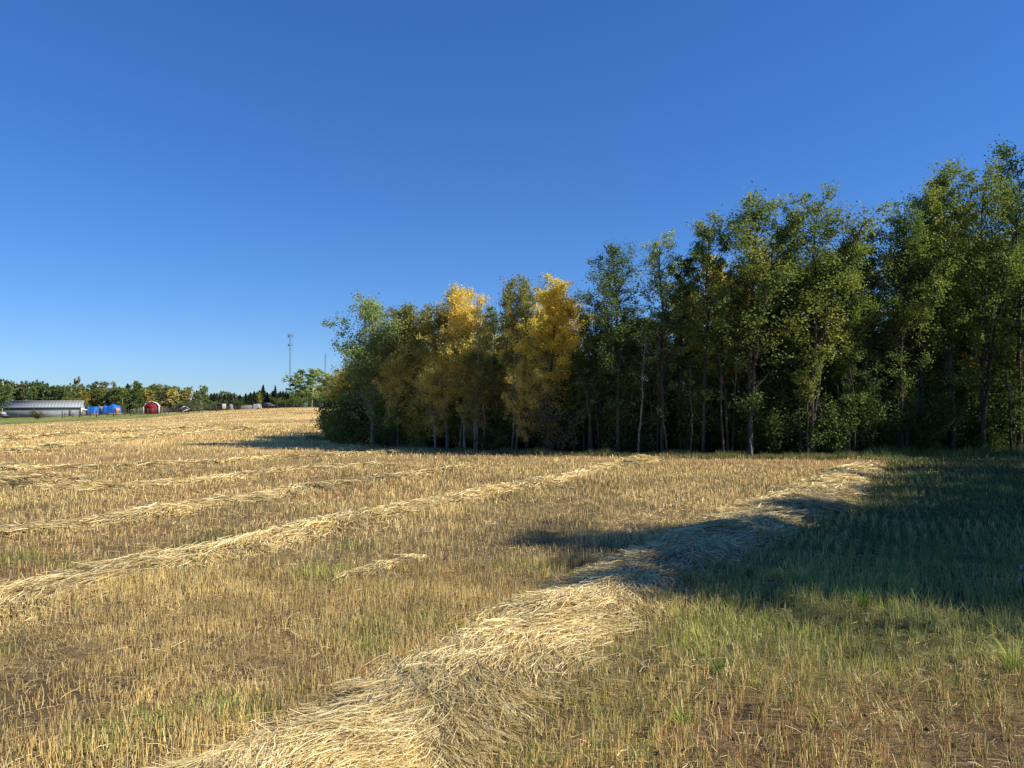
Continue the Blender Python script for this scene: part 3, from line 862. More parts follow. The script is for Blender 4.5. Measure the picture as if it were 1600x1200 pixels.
FRONT = [
 (566, 545, 1.6, BUSHY[0], L_green, 'leftmost low green tree of the wood, its boughs reaching over the field', 1.0, M_bark_pale),
 (582, 484, .3, BUSHY[1], L_blue, 'tall full green aspen at the left end of the wood', 1.12, M_bark_pale),
 (612, 480, 4.5, WISP[0], L_brown, 'half bare purplish twigged tree showing above the left green aspen', 1.2, M_bark_dark),
 (645, 492, 1.8, BUSHY[2], L_olive, 'olive green aspen with rounded top, right of the tall left green aspen', 1.1, M_bark_pale),
 (622, 560, .2, BUSHY[3], L_amber, 'low amber aspen in front of the left green trees', .8, M_bark_pale),
 (700, 490, 1.6, BUSHY[0], L_olive, 'ragged olive and brown aspen left of the first golden spire', .95, M_bark_pale),
 (726, 463, .7, BUSHY[2], L_amber, 'golden aspen with a slim spire top in the middle of the left group', .88, M_bark_pale),
 (680, 565, .1, BUSHY[1], L_amber, 'short rust amber aspen at the edge of the field left of centre', .85, M_bark_pale),
 (745, 560, .2, BUSHY[3], L_olive, 'low yellow olive aspen below the golden spire', .85, M_bark_pale),
 (772, 484, 2.4, THIN[0], L_blue, 'slender blue green aspen between the two golden ones', 1.2, M_bark_pale),
 (806, 450, 1.6, BUSHY[3], L_olive, 'tall loose olive aspen touching the brightest golden one', .62, M_bark_pale),
 (850, 436, .4, TALL[3], L_gold, 'brightest golden aspen, tallest of the yellow trees', 1.25, M_bark_dark),
 (880, 474, 1.3, BUSHY[0], L_gold, 'golden orange aspen right of the brightest golden one', .95, M_bark_dark),
 (822, 575, .2, BUSHY[1], L_amber, 'low amber aspen under the brightest golden one', .75, M_bark_dark),
 (912, 560, .9, BUSHY[2], L_dark, 'low dark tree in the gap between golden and dark trees', .9, M_bark_dark),
 (965, 390, .5, TALL[2], L_dark, 'dark green poplar standing first right of the golden trees', 1.12, M_bark_dark),
 (935, 470, .9, TALL[4], L_dark, 'shorter dark poplar leaning left over the golden trees', .85, M_bark_dark),
 (1034, 374, .9, WISP[1], L_blue, 'thin wispy poplar with greyish sparse twigs against the sky', 1.15, M_bark_dark),
 (1062, 400, 1.3, THIN[1], L_dark, 'narrow green poplar close behind the wispy one', 1.2, M_bark_dark),
 (1098, 334, .6, TALL[1], L_green, 'slim pointed green poplar left of the broad paired crowns', 1.0, M_bark_dark),
 (1172, 300, .4, TALL[0], L_green, 'broad green poplar, left of the two wide rounded crowns', 1.25, M_bark_dark),
 (1268, 305, .7, TALL[4], L_green, 'broad yellow green poplar, right of the two wide rounded crowns', 1.2, M_bark_dark),
 (1222, 330, 1.7, TALL[3], L_dark, 'darker poplar wedged between the two wide rounded crowns', .9, M_bark_dark),
 (1325, 362, .8, TALL[1], L_green, 'lower green poplar in the dip of the skyline at the right', .9, M_bark_dark),
 (1357, 366, 1.8, THIN[2], L_olive, 'thin olive poplar at the lowest point of the right skyline', 1.3, M_bark_pale),
 (1408, 340, .8, TALL[2], L_green, 'yellow tinged poplar with several steep limbs right of the dip', .95, M_bark_dark),
 (1440, 305, 1.5, TALL[0], L_green, 'green poplar rising in steps toward the tallest crown', .95, M_bark_dark),
 (1488, 246, .8, TALL[1], L_green, 'tall green poplar with a leafy knob top near the right edge', 1.1, M_bark_dark),
 (1535, 268, .4, TALL[4], L_green, 'dense green poplar standing just left of the edge tree', 1.0, M_bark_dark),
 (1592, 232, .7, TALL[2], L_dark, 'tallest poplar cut off by the right edge of the picture', 1.1, M_bark_dark),
]
used = []
for k, (px, ty, dz, pr, lf, lab, wd, bk) in enumerate(FRONT):
    Z = float(front_z(px)) + dz
    X = ux(px, Z)
    H = CAM_H + (HZ - ty) / FPX * Z - float(terr(X, Z))
    used.append((X, Z))
    place('aspen_tree' if 'aspen' in lab else ('poplar_tree' if 'poplar' in lab else 'tree'), pr, X, Z, H * .965, lf, lab, 'tree', 'trees along the front of the wood', rz=k * 1.7 + (2.6 if k == 1 else 0), bark=bk, wide=wd)

# skyline of the wood: nothing behind may rise above it
SKX = [500, 540, 590, 660, 700, 726, 760, 790, 850, 890, 912, 965, 1010, 1040, 1098, 1130, 1180, 1225, 1270, 1315, 1350, 1400, 1440, 1490, 1540, 1600, 1900]
SKY = [560, 545, 492, 497, 505, 480, 510, 480, 460, 490, 560, 420, 440, 410, 360, 350, 325, 350, 325, 372, 380, 350, 320, 270, 285, 250, 250]
rng = np.random.default_rng(3)
def far_enough(X, Y, d):
    return all((X - a) ** 2 + (Y - b) ** 2 > d * d for a, b in used)
n_in = 0; tries = 0
lab_in = 'slender shaded tree standing inside the wood behind the front row'
while n_in < 118 and tries < 6000:
    tries += 1
    px = rng.uniform(540, 1760); left = px < 905
    back = n_in >= 92
    dep = (11.5 + 3 * rng.random()) if back else 1.4 + (14 if left else 9.5) * rng.random() ** 1.2
    if (back and left) or (left and rng.random() < .5): continue
    Z = float(front_z(px)) + dep; X = ux(px, Z)
    if Z > 62 or not far_enough(X, Z, 1.25 + .03 * dep): continue
    top = np.interp(px, SKX, SKY) + rng.uniform(15, 110) + (35 if not left else 0) + (60 if back else 0)
    H = CAM_H + (HZ - top) / FPX * Z
    H = min(H, 12.5 if px > 900 else 9.5)
    if back: H *= .8
    if H < 3.5: H = 3.5
    pr = (BUSHY if left else (TALL + LOWC + THIN))[rng.integers(0, 4 if left else 10)]
    if back: pr = LOWC[n_in % 2]
    lf = [L_green, L_olive, L_amber, L_dark, L_gold][rng.choice(5, p=[.20, .24, .28, .04, .24])] if left else [L_dark, L_green, L_olive, L_gold][rng.choice(4, p=[.32, .38, .26, .04])]
    used.append((X, Z)); n_in += 1
    lw = LEAFWORD[lf.name]
    if left: lb, gr = lw + ' aspen just inside the wood edge, ' + wood_place(px), 'aspens inside the left part of the wood'
    elif back: lb, gr = 'sunlit ' + lw + ' tree deep in the wood, ' + wood_place(px), 'trees at the back of the wood'
    else: lb, gr = 'slender ' + lw + ' tree behind the front row, ' + wood_place(px), 'trees inside the wood'
    place('aspen_tree', pr, X, Z, H, lf, lb, 'tree', gr, bark=M_bark_pale if rng.random() < .45 else M_bark_dark, wide=1.0)

# the wood carries on round the field's right side, outside the picture; these cast the long shadow
SIDE = [(15.8, 10.9, 9.6), (15.1, 11.9, 9.7), (15.9, 13.1, 10.0), (17.2, 13.4, 9.8), (15.6, 12.3, 9.9), (19.4, 14.2, 9.8), (17.9, 13.6, 9.9), (21.6, 15.4, 10.5), (19.6, 15.2, 10.0), (21.4, 14.4, 10.5), (21.6, 17.2, 10.2), (23.2, 16.2, 10.8),
        (23.1, 19.1, 10.2), (24.9, 18.2, 11), (24.6, 21.1, 10.4), (26.6, 20.3, 11), (26.2, 23.1, 10.6), (28.2, 22.3, 11), (27.6, 25.2, 11), (29.6, 24.6, 11), (29.3, 27.6, 11), (28.6, 30.4, 11), (30.4, 32.2, 11), (26.4, 33.0, 10.5), (31.5, 28.5, 11), (23.0, 13.5, 10.6), (25.2, 15.5, 11), (27, 17.5, 11)]
for k, (X, Y, H) in enumerate(SIDE):
    X -= 1.0; Y -= 4.5
    used.append((X, Y))
    place('poplar_tree', TALL[k % 5], X, Y, H, [L_dark, L_green][k % 2], 'poplar at the right side of the field, beyond the picture edge', 'tree', 'poplars beyond the right edge', bark=M_bark_dark, wide=1.35)

# thin pale saplings and undergrowth at the foot
SAP = [gen_tree('sapling', 140 + i, 4.5, .45, .5, 12, [500, 900, 1400][i], .06, M_bark_pale, .035, 3, dead=3, lean=.05) for i in range(3)]
for k in range(95):
    px = rng.uniform(535, 1640); Z = float(front_z(px)) + rng.uniform(.1, 3.0); X = ux(px, Z)
    lf = [L_dark, L_olive, L_amber][k % 3] if px < 900 else [L_dark, L_dark, L_green][k % 3]
    place('aspen_sapling', SAP[k % 3], X, Z, rng.uniform(2.6, 5.5), lf,
          'thin stemmed sapling with ' + LEAFWORD[lf.name] + ' leaves ' + wood_place(px), 'sapling', 'saplings at the foot of the wood', bark=M_bark_pale if (px < 900 or k % 6 == 0) else M_bark_dark)
for k in range(230):
    px = rng.uniform(525, 1750); Z = float(front_z(px)) + (.35 + rng.random() ** 1.5 * 9) + (.9 if px > 905 else 0); X = ux(px, Z)
    leftish = px < 860
    lf = ([L_olive, L_dark, L_brown, L_dark] if leftish else [L_dark, L_dark, L_dark, L_brown])[rng.integers(0, 4)]
    place('shrub', SHRUB[k % 4], X, Z, SHRUB[k % 4]['H'] * rng.uniform(.8, 1.3) * (1 + .05 * (Z - float(front_z(px)))), lf,
          ['low ', 'tall ', 'squat ', 'lanky '][k % 4] + LEAFWORD[lf.name] + ' undergrowth shrub ' + wood_place(px), 'shrub', 'undergrowth shrubs in the wood', wide=1.15, parts=('stem', 'foliage'))
Zr = 50; place('shrub', SHRUB[2], ux(516, Zr), Zr, 1.5, L_brown, 'reddish brown bush at the far left corner of the wood', 'shrub', None, wide=.9, parts=('stem', 'foliage'))

# ------------------------------------------------------------------ far tree line
FAR_D = [gen_tree('far_poplar', 160 + i, 9, [.12, .2, .08, .15][i], [2.3, 2.0, 2.6, 2.9][i], 26, 2600, .36, M_bark_pale, .13, 4, dead=1) for i in range(4)]
def gen_spruce(name, seed, H, R, n):
    rng = np.random.default_rng(seed); mb = MB()
    mb.tube(np.array([[0, 0, -.1], [0, 0, H * .5], [0, 0, H]]), [.16, .09, .02], 5)
    t = rng.random(n) ** .75
    z = H * (.05 + .95 * (1 - (1 - t)))
    z = H * (.05 + .94 * rng.power(1.0, n)); fr = 1 - z / H
    lay = .75 + .25 * np.sin(z * 7)
    r = R * (fr ** .85) * rng.uniform(.25, 1.0, n) ** .5 * lay
    az = rng.uniform(0, 6.28, n)
    az = np.round(az * 6 / 6.28 + z * .7) * 6.28 / 6 + rng.normal(0, .22, n)
    c = np.stack([np.cos(az) * r, np.sin(az) * r, z - r * .25], -1)
    a = np.stack([np.cos(az), np.sin(az), -.35 + 0 * az], -1) + rng.normal(0, .3, (n, 3))
    a /= np.linalg.norm(a, axis=1, keepdims=True)
    bb = np.cross(a, rng.normal(0, 1, (n, 3))); bb /= np.linalg.norm(bb, axis=1, keepdims=True)
    s = rng.uniform(.14, .34, n)[:, None]
    V = np.stack([c + a * s, c + bb * s * .45, c - a * s, c - bb * s * .45], 1).reshape(-1, 3)
    crown = mesh_np(name, V, np.arange(n * 4).reshape(-1, 4), [L_needle], {'rnd': ('FACE', rng.random(n))})
    return dict(trunk=mb.mesh(name + '_trunk', M_bark_dark), crown=crown, H=H)
SPR = [gen_spruce('spruce', 180 + i, 10, [2.9, 2.5, 3.1][i], 3200) for i in range(3)]

def far_place(px, topy, Z, kind, leaf, label, group, wide=1.0):
    X = ux(px, Z); z = float(terr(X, Z))
    H = max(2.5, CAM_H + (HZ - topy) / FPX * Z - z)
    if kind == 's':
        place('spruce_tree', SPR[int(px) % 3], X, Z, H, L_needle, label, 'tree', group, wide=wide)
    else:
        place('poplar_tree', FAR_D[int(px) % 4], X, Z, H, leaf, label, 'tree', group, bark=M_bark_pale if int(px) % 2 else M_bark_dark, wide=wide)

# hand placed ones that stand out
far_place(-1, 600, 197, 'd', L_dark, 'dark tree at the left picture edge beside the long barn', None, 1.1)
far_place(120, 597, 262, 'd', L_brown, 'taller brownish tree rising behind the right end of the long barn', None, .8)
far_place(155, 602, 250, 'd', L_brown, 'pale tan broad tree behind the blue tarps', None, 1.5)
far_place(178, 602, 268, 'd', L_brown, 'thin brown tree sticking up right of the pale tan one', None, .4)
far_place(199, 599, 246, 's', L_needle, 'dark spruce left of the red shed with a pointed top', None, 1.0)
far_place(213, 600, 240, 'd', L_green, 'mid green rounded tree just left of the red shed', None, 1.2)
far_place(243, 605, 262, 'd', L_olive, 'yellow olive tree behind the red shed', None, 1.2)
far_place(270, 612, 236, 'd', L_amber, 'autumn yellow tree right of the red shed', None, 1.15)
far_place(290, 612, 232, 'd', L_olive, 'olive tree hiding the left part of the grey farmhouse', None, 1.0)
far_place(318, 607, 232, 'd', L_green, 'leafy green tree behind the small white gable', None, 1.0)
far_place(405, 615, 228, 'd', L_olive, 'small yellow green tree behind the white tarped heap', None, .6)
far_place(411, 601, 262, 's', L_needle, 'tallest dark spruce among the far spruces', None, 1.0)
far_place(430, 602, 258, 's', L_needle, 'pointed spruce right of the tallest far spruce', None, .8)
far_place(462, 590, 236, 'd', L_blue, 'greyish broad willow like tree at the foot of the tall mast', None, 1.5)
far_place(487, 583, 228, 'd', L_blue, 'large airy grey green tree between the mast and the wood', None, 1.9)
far_place(510, 590, 215, 'd', L_dark, 'green tree meeting the left end of the wood', None, 1.3)
rng = np.random.default_rng(9)
def far_top(px): return np.interp(px, [-200, 0, 60, 90, 140, 200, 260, 300, 340, 400, 440, 520], [600, 604, 601, 608, 608, 604, 608, 610, 612, 610, 610, 604])
px = -190.0
i = 0
while px < 545:
    for row in range(2):
        Z = [238, 275][row] + rng.uniform(-7, 12)
        x = px + rng.uniform(-4, 4)
        top = far_top(x) + rng.uniform(-1, 9)
        spruce = (x > 322 and x < 450 and rng.random() < .8) or rng.random() < .12
        leaf = L_dark if x < 100 and rng.random() < .6 else [L_green, L_olive, L_dark, L_brown, L_amber][rng.choice(5, p=[.42, .16, .27, .12, .03])]
        if 315 < px < 455:
            far_place(x + 2, top + 5, 290 + rng.uniform(0, 8), 'd', L_dark, 'dark green tree at the back of the far row, ' + far_place_word(x), 'far leafy trees', 1.3)
        if spruce:
            far_place(x, top, Z, 's', None, 'dark spruce of the far row ' + far_place_word(x), 'far spruces', .95)
        else:
            far_place(x, top, Z, 'd', leaf, LEAFWORD[leaf.name] + ' tree of the far row ' + far_place_word(x), 'far leafy trees', 1.15)
    px += rng.uniform(6.5, 10.5) if not (320 < px < 450) else rng.uniform(4, 6.5)
for k, px in enumerate([-60, 60, 128, 190, 283, 300, 338, 372, 440, 452, 470, 495, 512]):
    Z = 222 if px not in (60,) else 176
    X = ux(px, Z)
    labs = {60: 'round dark bush in front of the long barn', 283: 'low brown bush left of the slanted white roof'}
    place('shrub', SHRUB[k % 4], X, Z, 3.0 if px != 60 else 2.4, L_brown if px in (60, 283) else L_dark, labs.get(px, 'bush at the foot of the far tree line'), 'shrub', None if px in labs else 'far bushes', wide=2.1, parts=('stem', 'foliage'))

# ------------------------------------------------------------------ the farm
M_roof = noisy('barn_metal_roof', (0.23, 0.265, 0.29), (0.29, 0.32, 0.34), 1.5, 0.5, 0.0, stretch=(.15, .3, .3))
M_wall = noisy('barn_metal_wall', (0.155, 0.175, 0.20), (0.20, 0.22, 0.245), 1.2, 0.6, stretch=(.5, 1, .5))
M_white = noisy('white_painted', (0.50, 0.51, 0.50), (0.66, 0.66, 0.64), 2, 0.6)
M_pale = noisy('weathered_pale_paint', (0.24, 0.24, 0.23), (0.38, 0.38, 0.36), 2, 0.7)
M_band = noisy('dark_band_cladding', (0.06, 0.09, 0.10), (0.09, 0.13, 0.14), 2, 0.6)
M_red = noisy('red_boards', (0.11, 0.006, 0.009), (0.18, 0.012, 0.016), 3, 0.7, stretch=(6, 1, .3))
M_blue = noisy('blue_tarp', (0.012, 0.08, 0.36), (0.03, 0.17, 0.60), 1.8, 0.35, bump=.3)
M_grey = noisy('weathered_grey', (0.14, 0.13, 0.12), (0.28, 0.26, 0.23), 3, 0.8)
M_post = noisy('fence_post_wood', (0.05, 0.042, 0.035), (0.10, 0.085, 0.07), 5, 0.9)
M_darkm = noisy('dark_vehicle_paint', (0.012, 0.014, 0.02), (0.03, 0.033, 0.045), 3, 0.4)
M_steel = noisy('galvanised_steel', (0.12, 0.13, 0.15), (0.20, 0.21, 0.23), 2, 0.5)
M_rust = noisy('rusty_panel', (0.35, 0.12, 0.06), (0.55, 0.28, 0.16), 3, 0.8)

def at(px, Z): X = ux(px, Z); return X, Z, float(terr(X, Z))
def part(root, name, mat, fn, **kw):
    mb = MB(); fn(mb); o = obj(name, mb.mesh(name, mat), root)
    for k, v in kw.items(): o[k] = v
    return o

def build_barn():
    Z = 208.0
    x, y, z = at(60, Z)
    r = thing('long_barn', 'long grey metal barn with low pitched roof and white gable end at far left', 'barn', (x, y + 3, z - .15), math.radians(23))
    L = 18.6; W = 7.0; e = 2.95; rg = 4.45; t = .14
    def wall(m):
        m.box((0, -W / 2, 1.0), (L, .1, 2.0))
        for k in range(4):          # sheet joints
            m.box((-L / 2 + (k + 1) * L / 5, -W / 2 - .004, 1.0), (.05, .1, 1.96))
        m.box((0, W / 2, e / 2), (L, .1, e))
    part(r, 'wall', M_wall, wall)
    part(r, 'cladding_band', M_band, lambda m: m.box((0, -W / 2 - .003, 2.47), (L - .02, .1, .93)))
    part(r, 'corner_trim', M_white, lambda m: m.box((L / 2 + .05, -W / 2 - .05, e / 2), (.3, .28, e)))
    part(r, 'corner_trim', M_grey, lambda m: m.box((-L / 2 - .05, -W / 2 - .05, e / 2), (.22, .28, e)))
    def gable(sx):
        def f(m):
            p = [(-W / 2, 0), (W / 2, 0), (W / 2, e), (0, rg - .1), (-W / 2, e)]
            V = [(sx * L / 2, a, b) for a, b in p] + [(sx * (L / 2 - .1), a, b) for a, b in p]
            m.add(V, [[i, (i + 1) % 5, 5 + (i + 1) % 5, 5 + i] for i in range(5)], [[0, 1, 2], [0, 2, 3], [0, 3, 4], [5, 7, 6], [5, 8, 7], [5, 9, 8]])
        return f
    part(r, 'gable', M_white, gable(1)); part(r, 'gable', M_wall, gable(-1))
    def slope(s):
        def f(m):
            a = (s * (W / 2 + .35), e - .12); b = (0, rg)
            V = [(-L / 2 - .3, a[0], a[1]), (L / 2 + .3, a[0], a[1]), (L / 2 + .3, b[0], b[1]), (-L / 2 - .3, b[0], b[1])]
            V2 = [(p[0], p[1], p[2] + t) for p in V]
            m.add(V + V2, [[0, 1, 2, 3], [4, 5, 6, 7], [0, 1, 5, 4], [1, 2, 6, 5], [2, 3, 7, 6], [3, 0, 4, 7]])
        return f
    ro = part(r, 'roof', M_roof, slope(-1)); part(r, 'roof', M_roof, slope(1))
    def ribs(m):
        for i in range(24):
            xx = -L / 2 + .2 + i * (L - .4) / 23
            V = []
            for dx in (-.04, .04):
                V += [(xx + dx, -(W / 2 + .33), e - .12 + t), (xx + dx, -.05, rg + t), (xx + dx, -.05, rg + t + .015), (xx + dx, -(W / 2 + .33), e - .12 + t + .015)]
            m.add(V, [[0, 1, 2, 3], [4, 5, 6, 7], [3, 2, 6, 7], [0, 3, 7, 4]])
    part(ro, 'roof_rib', M_roof, ribs)
    part(r, 'ridge_cap', M_white, lambda m: m.box((0, 0, rg + t + .05), (L + .6, .4, .08)))
    part(r, 'door', M_wall, lambda m: m.box((L / 2 - 2.4, -W / 2 - .12, 1.02), (1.0, .06, 2.0)))
    # low lean-to beside it
    x, y, z = at(125, 214)
    r = thing('low_shed', 'low flat white roofed shed beside the white gable of the long barn', 'shed', (x, y, z))
    part(r, 'wall', M_grey, lambda m: (m.box((0, -1.4, .75), (2.8, .1, 1.5)), m.box((0, 1.4, .85), (2.8, .1, 1.7)), m.box((1.35, 0, .75), (.1, 2.7, 1.5))))
    part(r, 'roof', M_white, lambda m: m.prism([(-1.7, 1.55), (1.8, 1.55), (1.8, 1.75), (-1.7, 2.2)], -1.7, 1.6))
build_barn()

def build_red_shed():
    x, y, z = at(238, 208)
    r = thing('red_shed', 'small red gambrel roofed shed with white trim behind the fence', 'shed', (x, y, z + .1), math.radians(19))
    w = 1.95
    prof = [(-w, 0), (w, 0), (w, 1.9), (w * .62, 2.85), (0, 3.35), (-w * .62, 2.85), (-w, 1.9)]
    part(r, 'wall', M_red, lambda m: m.prism(prof, -1.9, 1.9))
    def trim(m):
        top = prof[2:]
        for a, b in zip(top[:-1], top[1:]):
            n = np.array([-(b[1] - a[1]), b[0] - a[0]]); n = -n / np.linalg.norm(n) * .14
            if n[1] < 0 and abs(a[0]) < w * .99: n = n
            n = np.array([(a[0] + b[0]) / 2, ((a[1] + b[1]) / 2 - 1.6)]); n = n / np.linalg.norm(n) * .08
            q = [a, b, (b[0] + n[0], b[1] + n[1]), (a[0] + n[0], a[1] + n[1])]
            m.prism([q[0], q[1], q[2], q[3]], -2.05, 2.05)
    part(r, 'roof', M_white, trim)
    part(r, 'corner_trim', M_white, lambda m: m.box((-w + .06, -1.96, .95), (.2, .1, 1.9)))
    part(r, 'corner_trim', M_white, lambda m: m.box((w - .02, -1.98, .95), (.34, .1, 1.9)))
    d = part(r, 'door', M_red, lambda m: m.box((0, -1.95, .95), (1.5, .08, 1.85)))
    part(d, 'door_brace', M_red, lambda m: (m.box((0, -2.0, 1.8), (1.5, .05, .12)), m.box((0, -2.0, .15), (1.5, .05, .12)), m.box((0, -2.0, .95), (.1, .05, 1.6))))
build_red_shed()

def lump(cx, w, dpt, h, seed, n=14):
    """draped cover: squarish dome with sagging folds"""
    rng = np.random.default_rng(seed)
    u, v = np.meshgrid(np.linspace(-1, 1, n), np.linspace(-1, 1, n), indexing='ij')
    hgt = h * (1 - np.maximum(np.abs(u) ** 9, np.abs(v) ** 9)) ** .35 * (.62 + .7 * fbm(u * 2.5 + seed, v * 2, seed, 3))
    X = cx + u * w / 2; Y = v * dpt / 2
    i = np.arange(n - 1)[:, None]; j = np.arange(n - 1)[None, :]
    F = np.stack([i * n + j, (i + 1) * n + j, (i + 1) * n + j + 1, i * n + j + 1], -1).reshape(-1, 4)
    return np.stack([X, Y, hgt], -1).reshape(-1, 3), F
def build_yard():
    x, y, z = at(146, 216)
    r = thing('tarped_stack', 'smaller blue tarp over a hay stack right of the long barn', 'covered stack', (x, y, z + .3), group='stacks under blue tarps')
    part(r, 'tarp', M_blue, lambda m: m.add(*lump(0, 2.4, 3, 1.95, 4)))
    part(r, 'pallet', M_grey, lambda m: m.box((0, 0, .02), (2.7, 3.1, .3)))
    x, y, z = at(175, 218)
    r = thing('tarped_stack', 'larger blue tarp over a stack beside a rusty orange panel', 'covered stack', (x, y, z + .3), group='stacks under blue tarps')
    part(r, 'tarp', M_blue, lambda m: m.add(*lump(0, 4.1, 3.4, 2.35, 9)))
    part(r, 'end_panel', M_rust, lambda m: m.box((2.05, -.6, .8), (.3, 2, 1.6)))
    part(r, 'pallet', M_grey, lambda m: m.box((0, 0, .02), (4.5, 3.5, .3)))
    x, y, z = at(158, 220)
    r = thing('grey_stack', 'grey weathered stack between the two blue tarps', 'stack', (x, y, z + .2))
    part(r, 'bales', M_grey, lambda m: (m.box((-.5, 0, .6), (1.2, 2, 1.2)), m.box((.8, 0, .6), (1.2, 2, 1.2)), m.box((.1, 0, 1.75), (1.4, 1.9, 1.0))))
    # slanted white roofed shelter
    x, y, z = at(289, 206)
    r = thing('calf_shelter', 'low dark shelter with a slanted white edged roof behind the fence', 'shelter', (x, y, z + .1), math.radians(25))
    part(r, 'wall', M_darkm, lambda m: m.prism([(-1.2, 0), (1.1, 0), (1.1, .9), (0, 1.6), (-1.2, .9)], -.9, .9))
    part(r, 'roof', M_white, lambda m: (m.prism([(-1.35, .85), (0, 1.62), (0, 1.75), (-1.35, .98)], -1.1, 1.1), m.prism([(0, 1.62), (1.3, .82), (1.3, .95), (0, 1.75)], -1.1, 1.1)))
    part(r, 'board', M_white, lambda m: m.prism([(-1.6, -.1), (-1.35, -.1), (.9, .75), (.65, .85)], -1.25, -1.15))
    # stock trailer: dark side and white end
    x, y, z = at(347, 216)
    r = thing('stock_trailer', 'boxy dark trailer with one white end beyond the fence', 'trailer', (x, y, z + .05), math.radians(-20))
    part(r, 'body', M_darkm, lambda m: m.box((-.2, 0, 1.15), (1.9, 1.6, 1.4)))
    part(r, 'end_panel', M_pale, lambda m: m.box((.79, 0, 1.12), (.08, 1.55, 1.5)))
    part(r, 'roof', M_grey, lambda m: m.box((-.18, 0, 1.89), (2.0, 1.7, .08)))
    for s in (-.7, .7):
        part(r, 'wheel', M_darkm, lambda m, s=s: m.tube([(-.1, s - .1, .35), (-.1, s, .35), (-.1, s + .12, .35)], [.35, .36, .34], 12))
    # small white tank
    x, y, z = at(361, 226)
    r = thing('water_tank', 'small round white tank right of the dark trailer', 'tank', (x, y, z + .4))
    def tank(m):
        k = np.linspace(0, math.pi, 9)
        m.tube(np.stack([0 * k, 0 * k, .75 - .7 * np.cos(k)], -1), .62 * np.sin(k) ** .5 + .005, 14)
    part(r, 'tank_body', M_pale, tank)
    part(r, 'stand', M_grey, lambda m: m.box((0, 0, -.12), (1.3, 1.3, .4)))
    # white tarped heap and dark machine
    x, y, z = at(397, 216)
    r = thing('covered_heap', 'low heap under a crumpled white and grey sheet near the spruces', 'covered heap', (x, y, z + .05))
    part(r, 'white_sheet', M_pale, lambda m: m.add(*lump(.9, 2.0, 2.2, 1.4, 3)))
    part(r, 'grey_sheet', M_grey, lambda m: m.add(*lump(-1.8, 3.4, 2.6, 1.0, 6)))
    x, y, z = at(420, 214)
    r = thing('parked_vehicle', 'dark parked vehicle right of the white covered heap', 'vehicle', (x, y, z + .05), math.radians(12))
    part(r, 'body', M_darkm, lambda m: m.prism([(-1.7, .4), (1.7, .4), (1.75, .95), (1.1, 1.05), (.7, 1.6), (-1.3, 1.65), (-1.72, 1.0)], -.85, .85))
    part(r, 'window', M_band, lambda m: m.prism([(-1.15, 1.1), (.75, 1.1), (.5, 1.5), (-1.05, 1.53)], -.87, -.853))
    for wx in (-1.05, 1.05):
        for s in (-.82, .82):
            part(r, 'wheel', M_darkm, lambda m, wx=wx, s=s: m.tube([(wx, s - .1, .36), (wx, s, .36), (wx, s + .1, .36)], [.34, .36, .34], 12))
    # white gable in the trees
    x, y, z = at(303, 246)
    r = thing('farmhouse', 'grey farmhouse with a white gable half hidden by trees', 'house', (x, y, z))
    part(r, 'wall', M_grey, lambda m: m.box((-2.0, 0, 1.5), (5.5, 5, 3.0)))
    part(r, 'gable', M_white, lambda m: m.prism([(-.6, 3.0), (.75, 3.0), (.75, 3.3), (.3, 4.3), (-.6, 3.2)], -2.6, -2.4))
    part(r, 'roof', M_grey, lambda m: m.prism([(-5.0, 3.0), (1.0, 3.0), (.4, 4.4), (-4.4, 4.4)], -2.38, 2.6))
    w = part(r, 'window', M_white, lambda m: m.box((-2.2, -2.53, 1.7), (1.1, .06, 1.1)))
    part(w, 'pane', M_band, lambda m: m.box((-2.2, -2.57, 1.7), (.9, .03, .9)))
    x, y, z = at(0, 196)
    r = thing('parked_vehicle', 'dark vehicle with a white cab at the left edge beside the barn', 'vehicle', (x, y, z + .05), math.radians(15))
    part(r, 'body', M_darkm, lambda m: m.prism([(-2.2, .4), (2.2, .4), (2.25, 1.0), (.6, 1.15), (-2.2, 1.15)], -.9, .9))
    part(r, 'cab', M_pale, lambda m: m.prism([(.1, 1.16), (1.5, 1.05), (1.1, 1.75), (.3, 1.8)], -.85, .85))
    for wx in (-1.4, 1.4):
        for s in (-.86, .86):
            part(r, 'wheel', M_darkm, lambda m, wx=wx, s=s: m.tube([(wx, s - .1, .38), (wx, s, .38), (wx, s + .1, .38)], [.36, .38, .36], 12))
build_yard()

def fence(label, pts, Zs, step, hgt, rails, name, pw, railmat, boards=False):
    r = None
    P3 = []
    xs = np.arange(pts[0], pts[-1] + .1, step)
    for k, px in enumerate(xs):
        Z = float(np.interp(px, pts, Zs)); X = ux(px, Z)
        P3.append((X, Z, float(terr(X, Z))))
    r = thing(name, label, 'fence', P3[0])
    o = np.array(P3[0])
    me = None
    for k, p in enumerate(P3):
        if me is None:
            m = MB(); m.box((0, 0, hgt / 2 - .1), (pw, pw, hgt + .2)); me = m.mesh('post', M_post)
        q = obj('post', me, r); q.location = tuple(np.array(p) - o); q.rotation_euler = (random.uniform(-.05, .05), random.uniform(-.05, .05), 0)
    for h in rails:
        if boards:
            for a, b in zip(P3[:-1], P3[1:]):
                m = MB(); a = np.array(a) - o; b = np.array(b) - o
                m.tube(np.stack([a + [0, -.14, h], b + [0, -.14, h]]), [.045, .045], 4)
                obj('rail', m.mesh('rail', railmat), r)
        else:
            m = MB(); m.tube(np.array(P3) - o + np.array([0, -.09, h]), np.full(len(P3), .012), 4)
            obj('wire', m.mesh('wire', M_steel), r)
fence('wooden rail fence between the white gable of the barn and the red shed', [101, 130, 215, 235], [191, 193, 197, 199], 13.5, 1.2, [.35, .75, 1.12], 'rail_fence', .12, M_post, True)
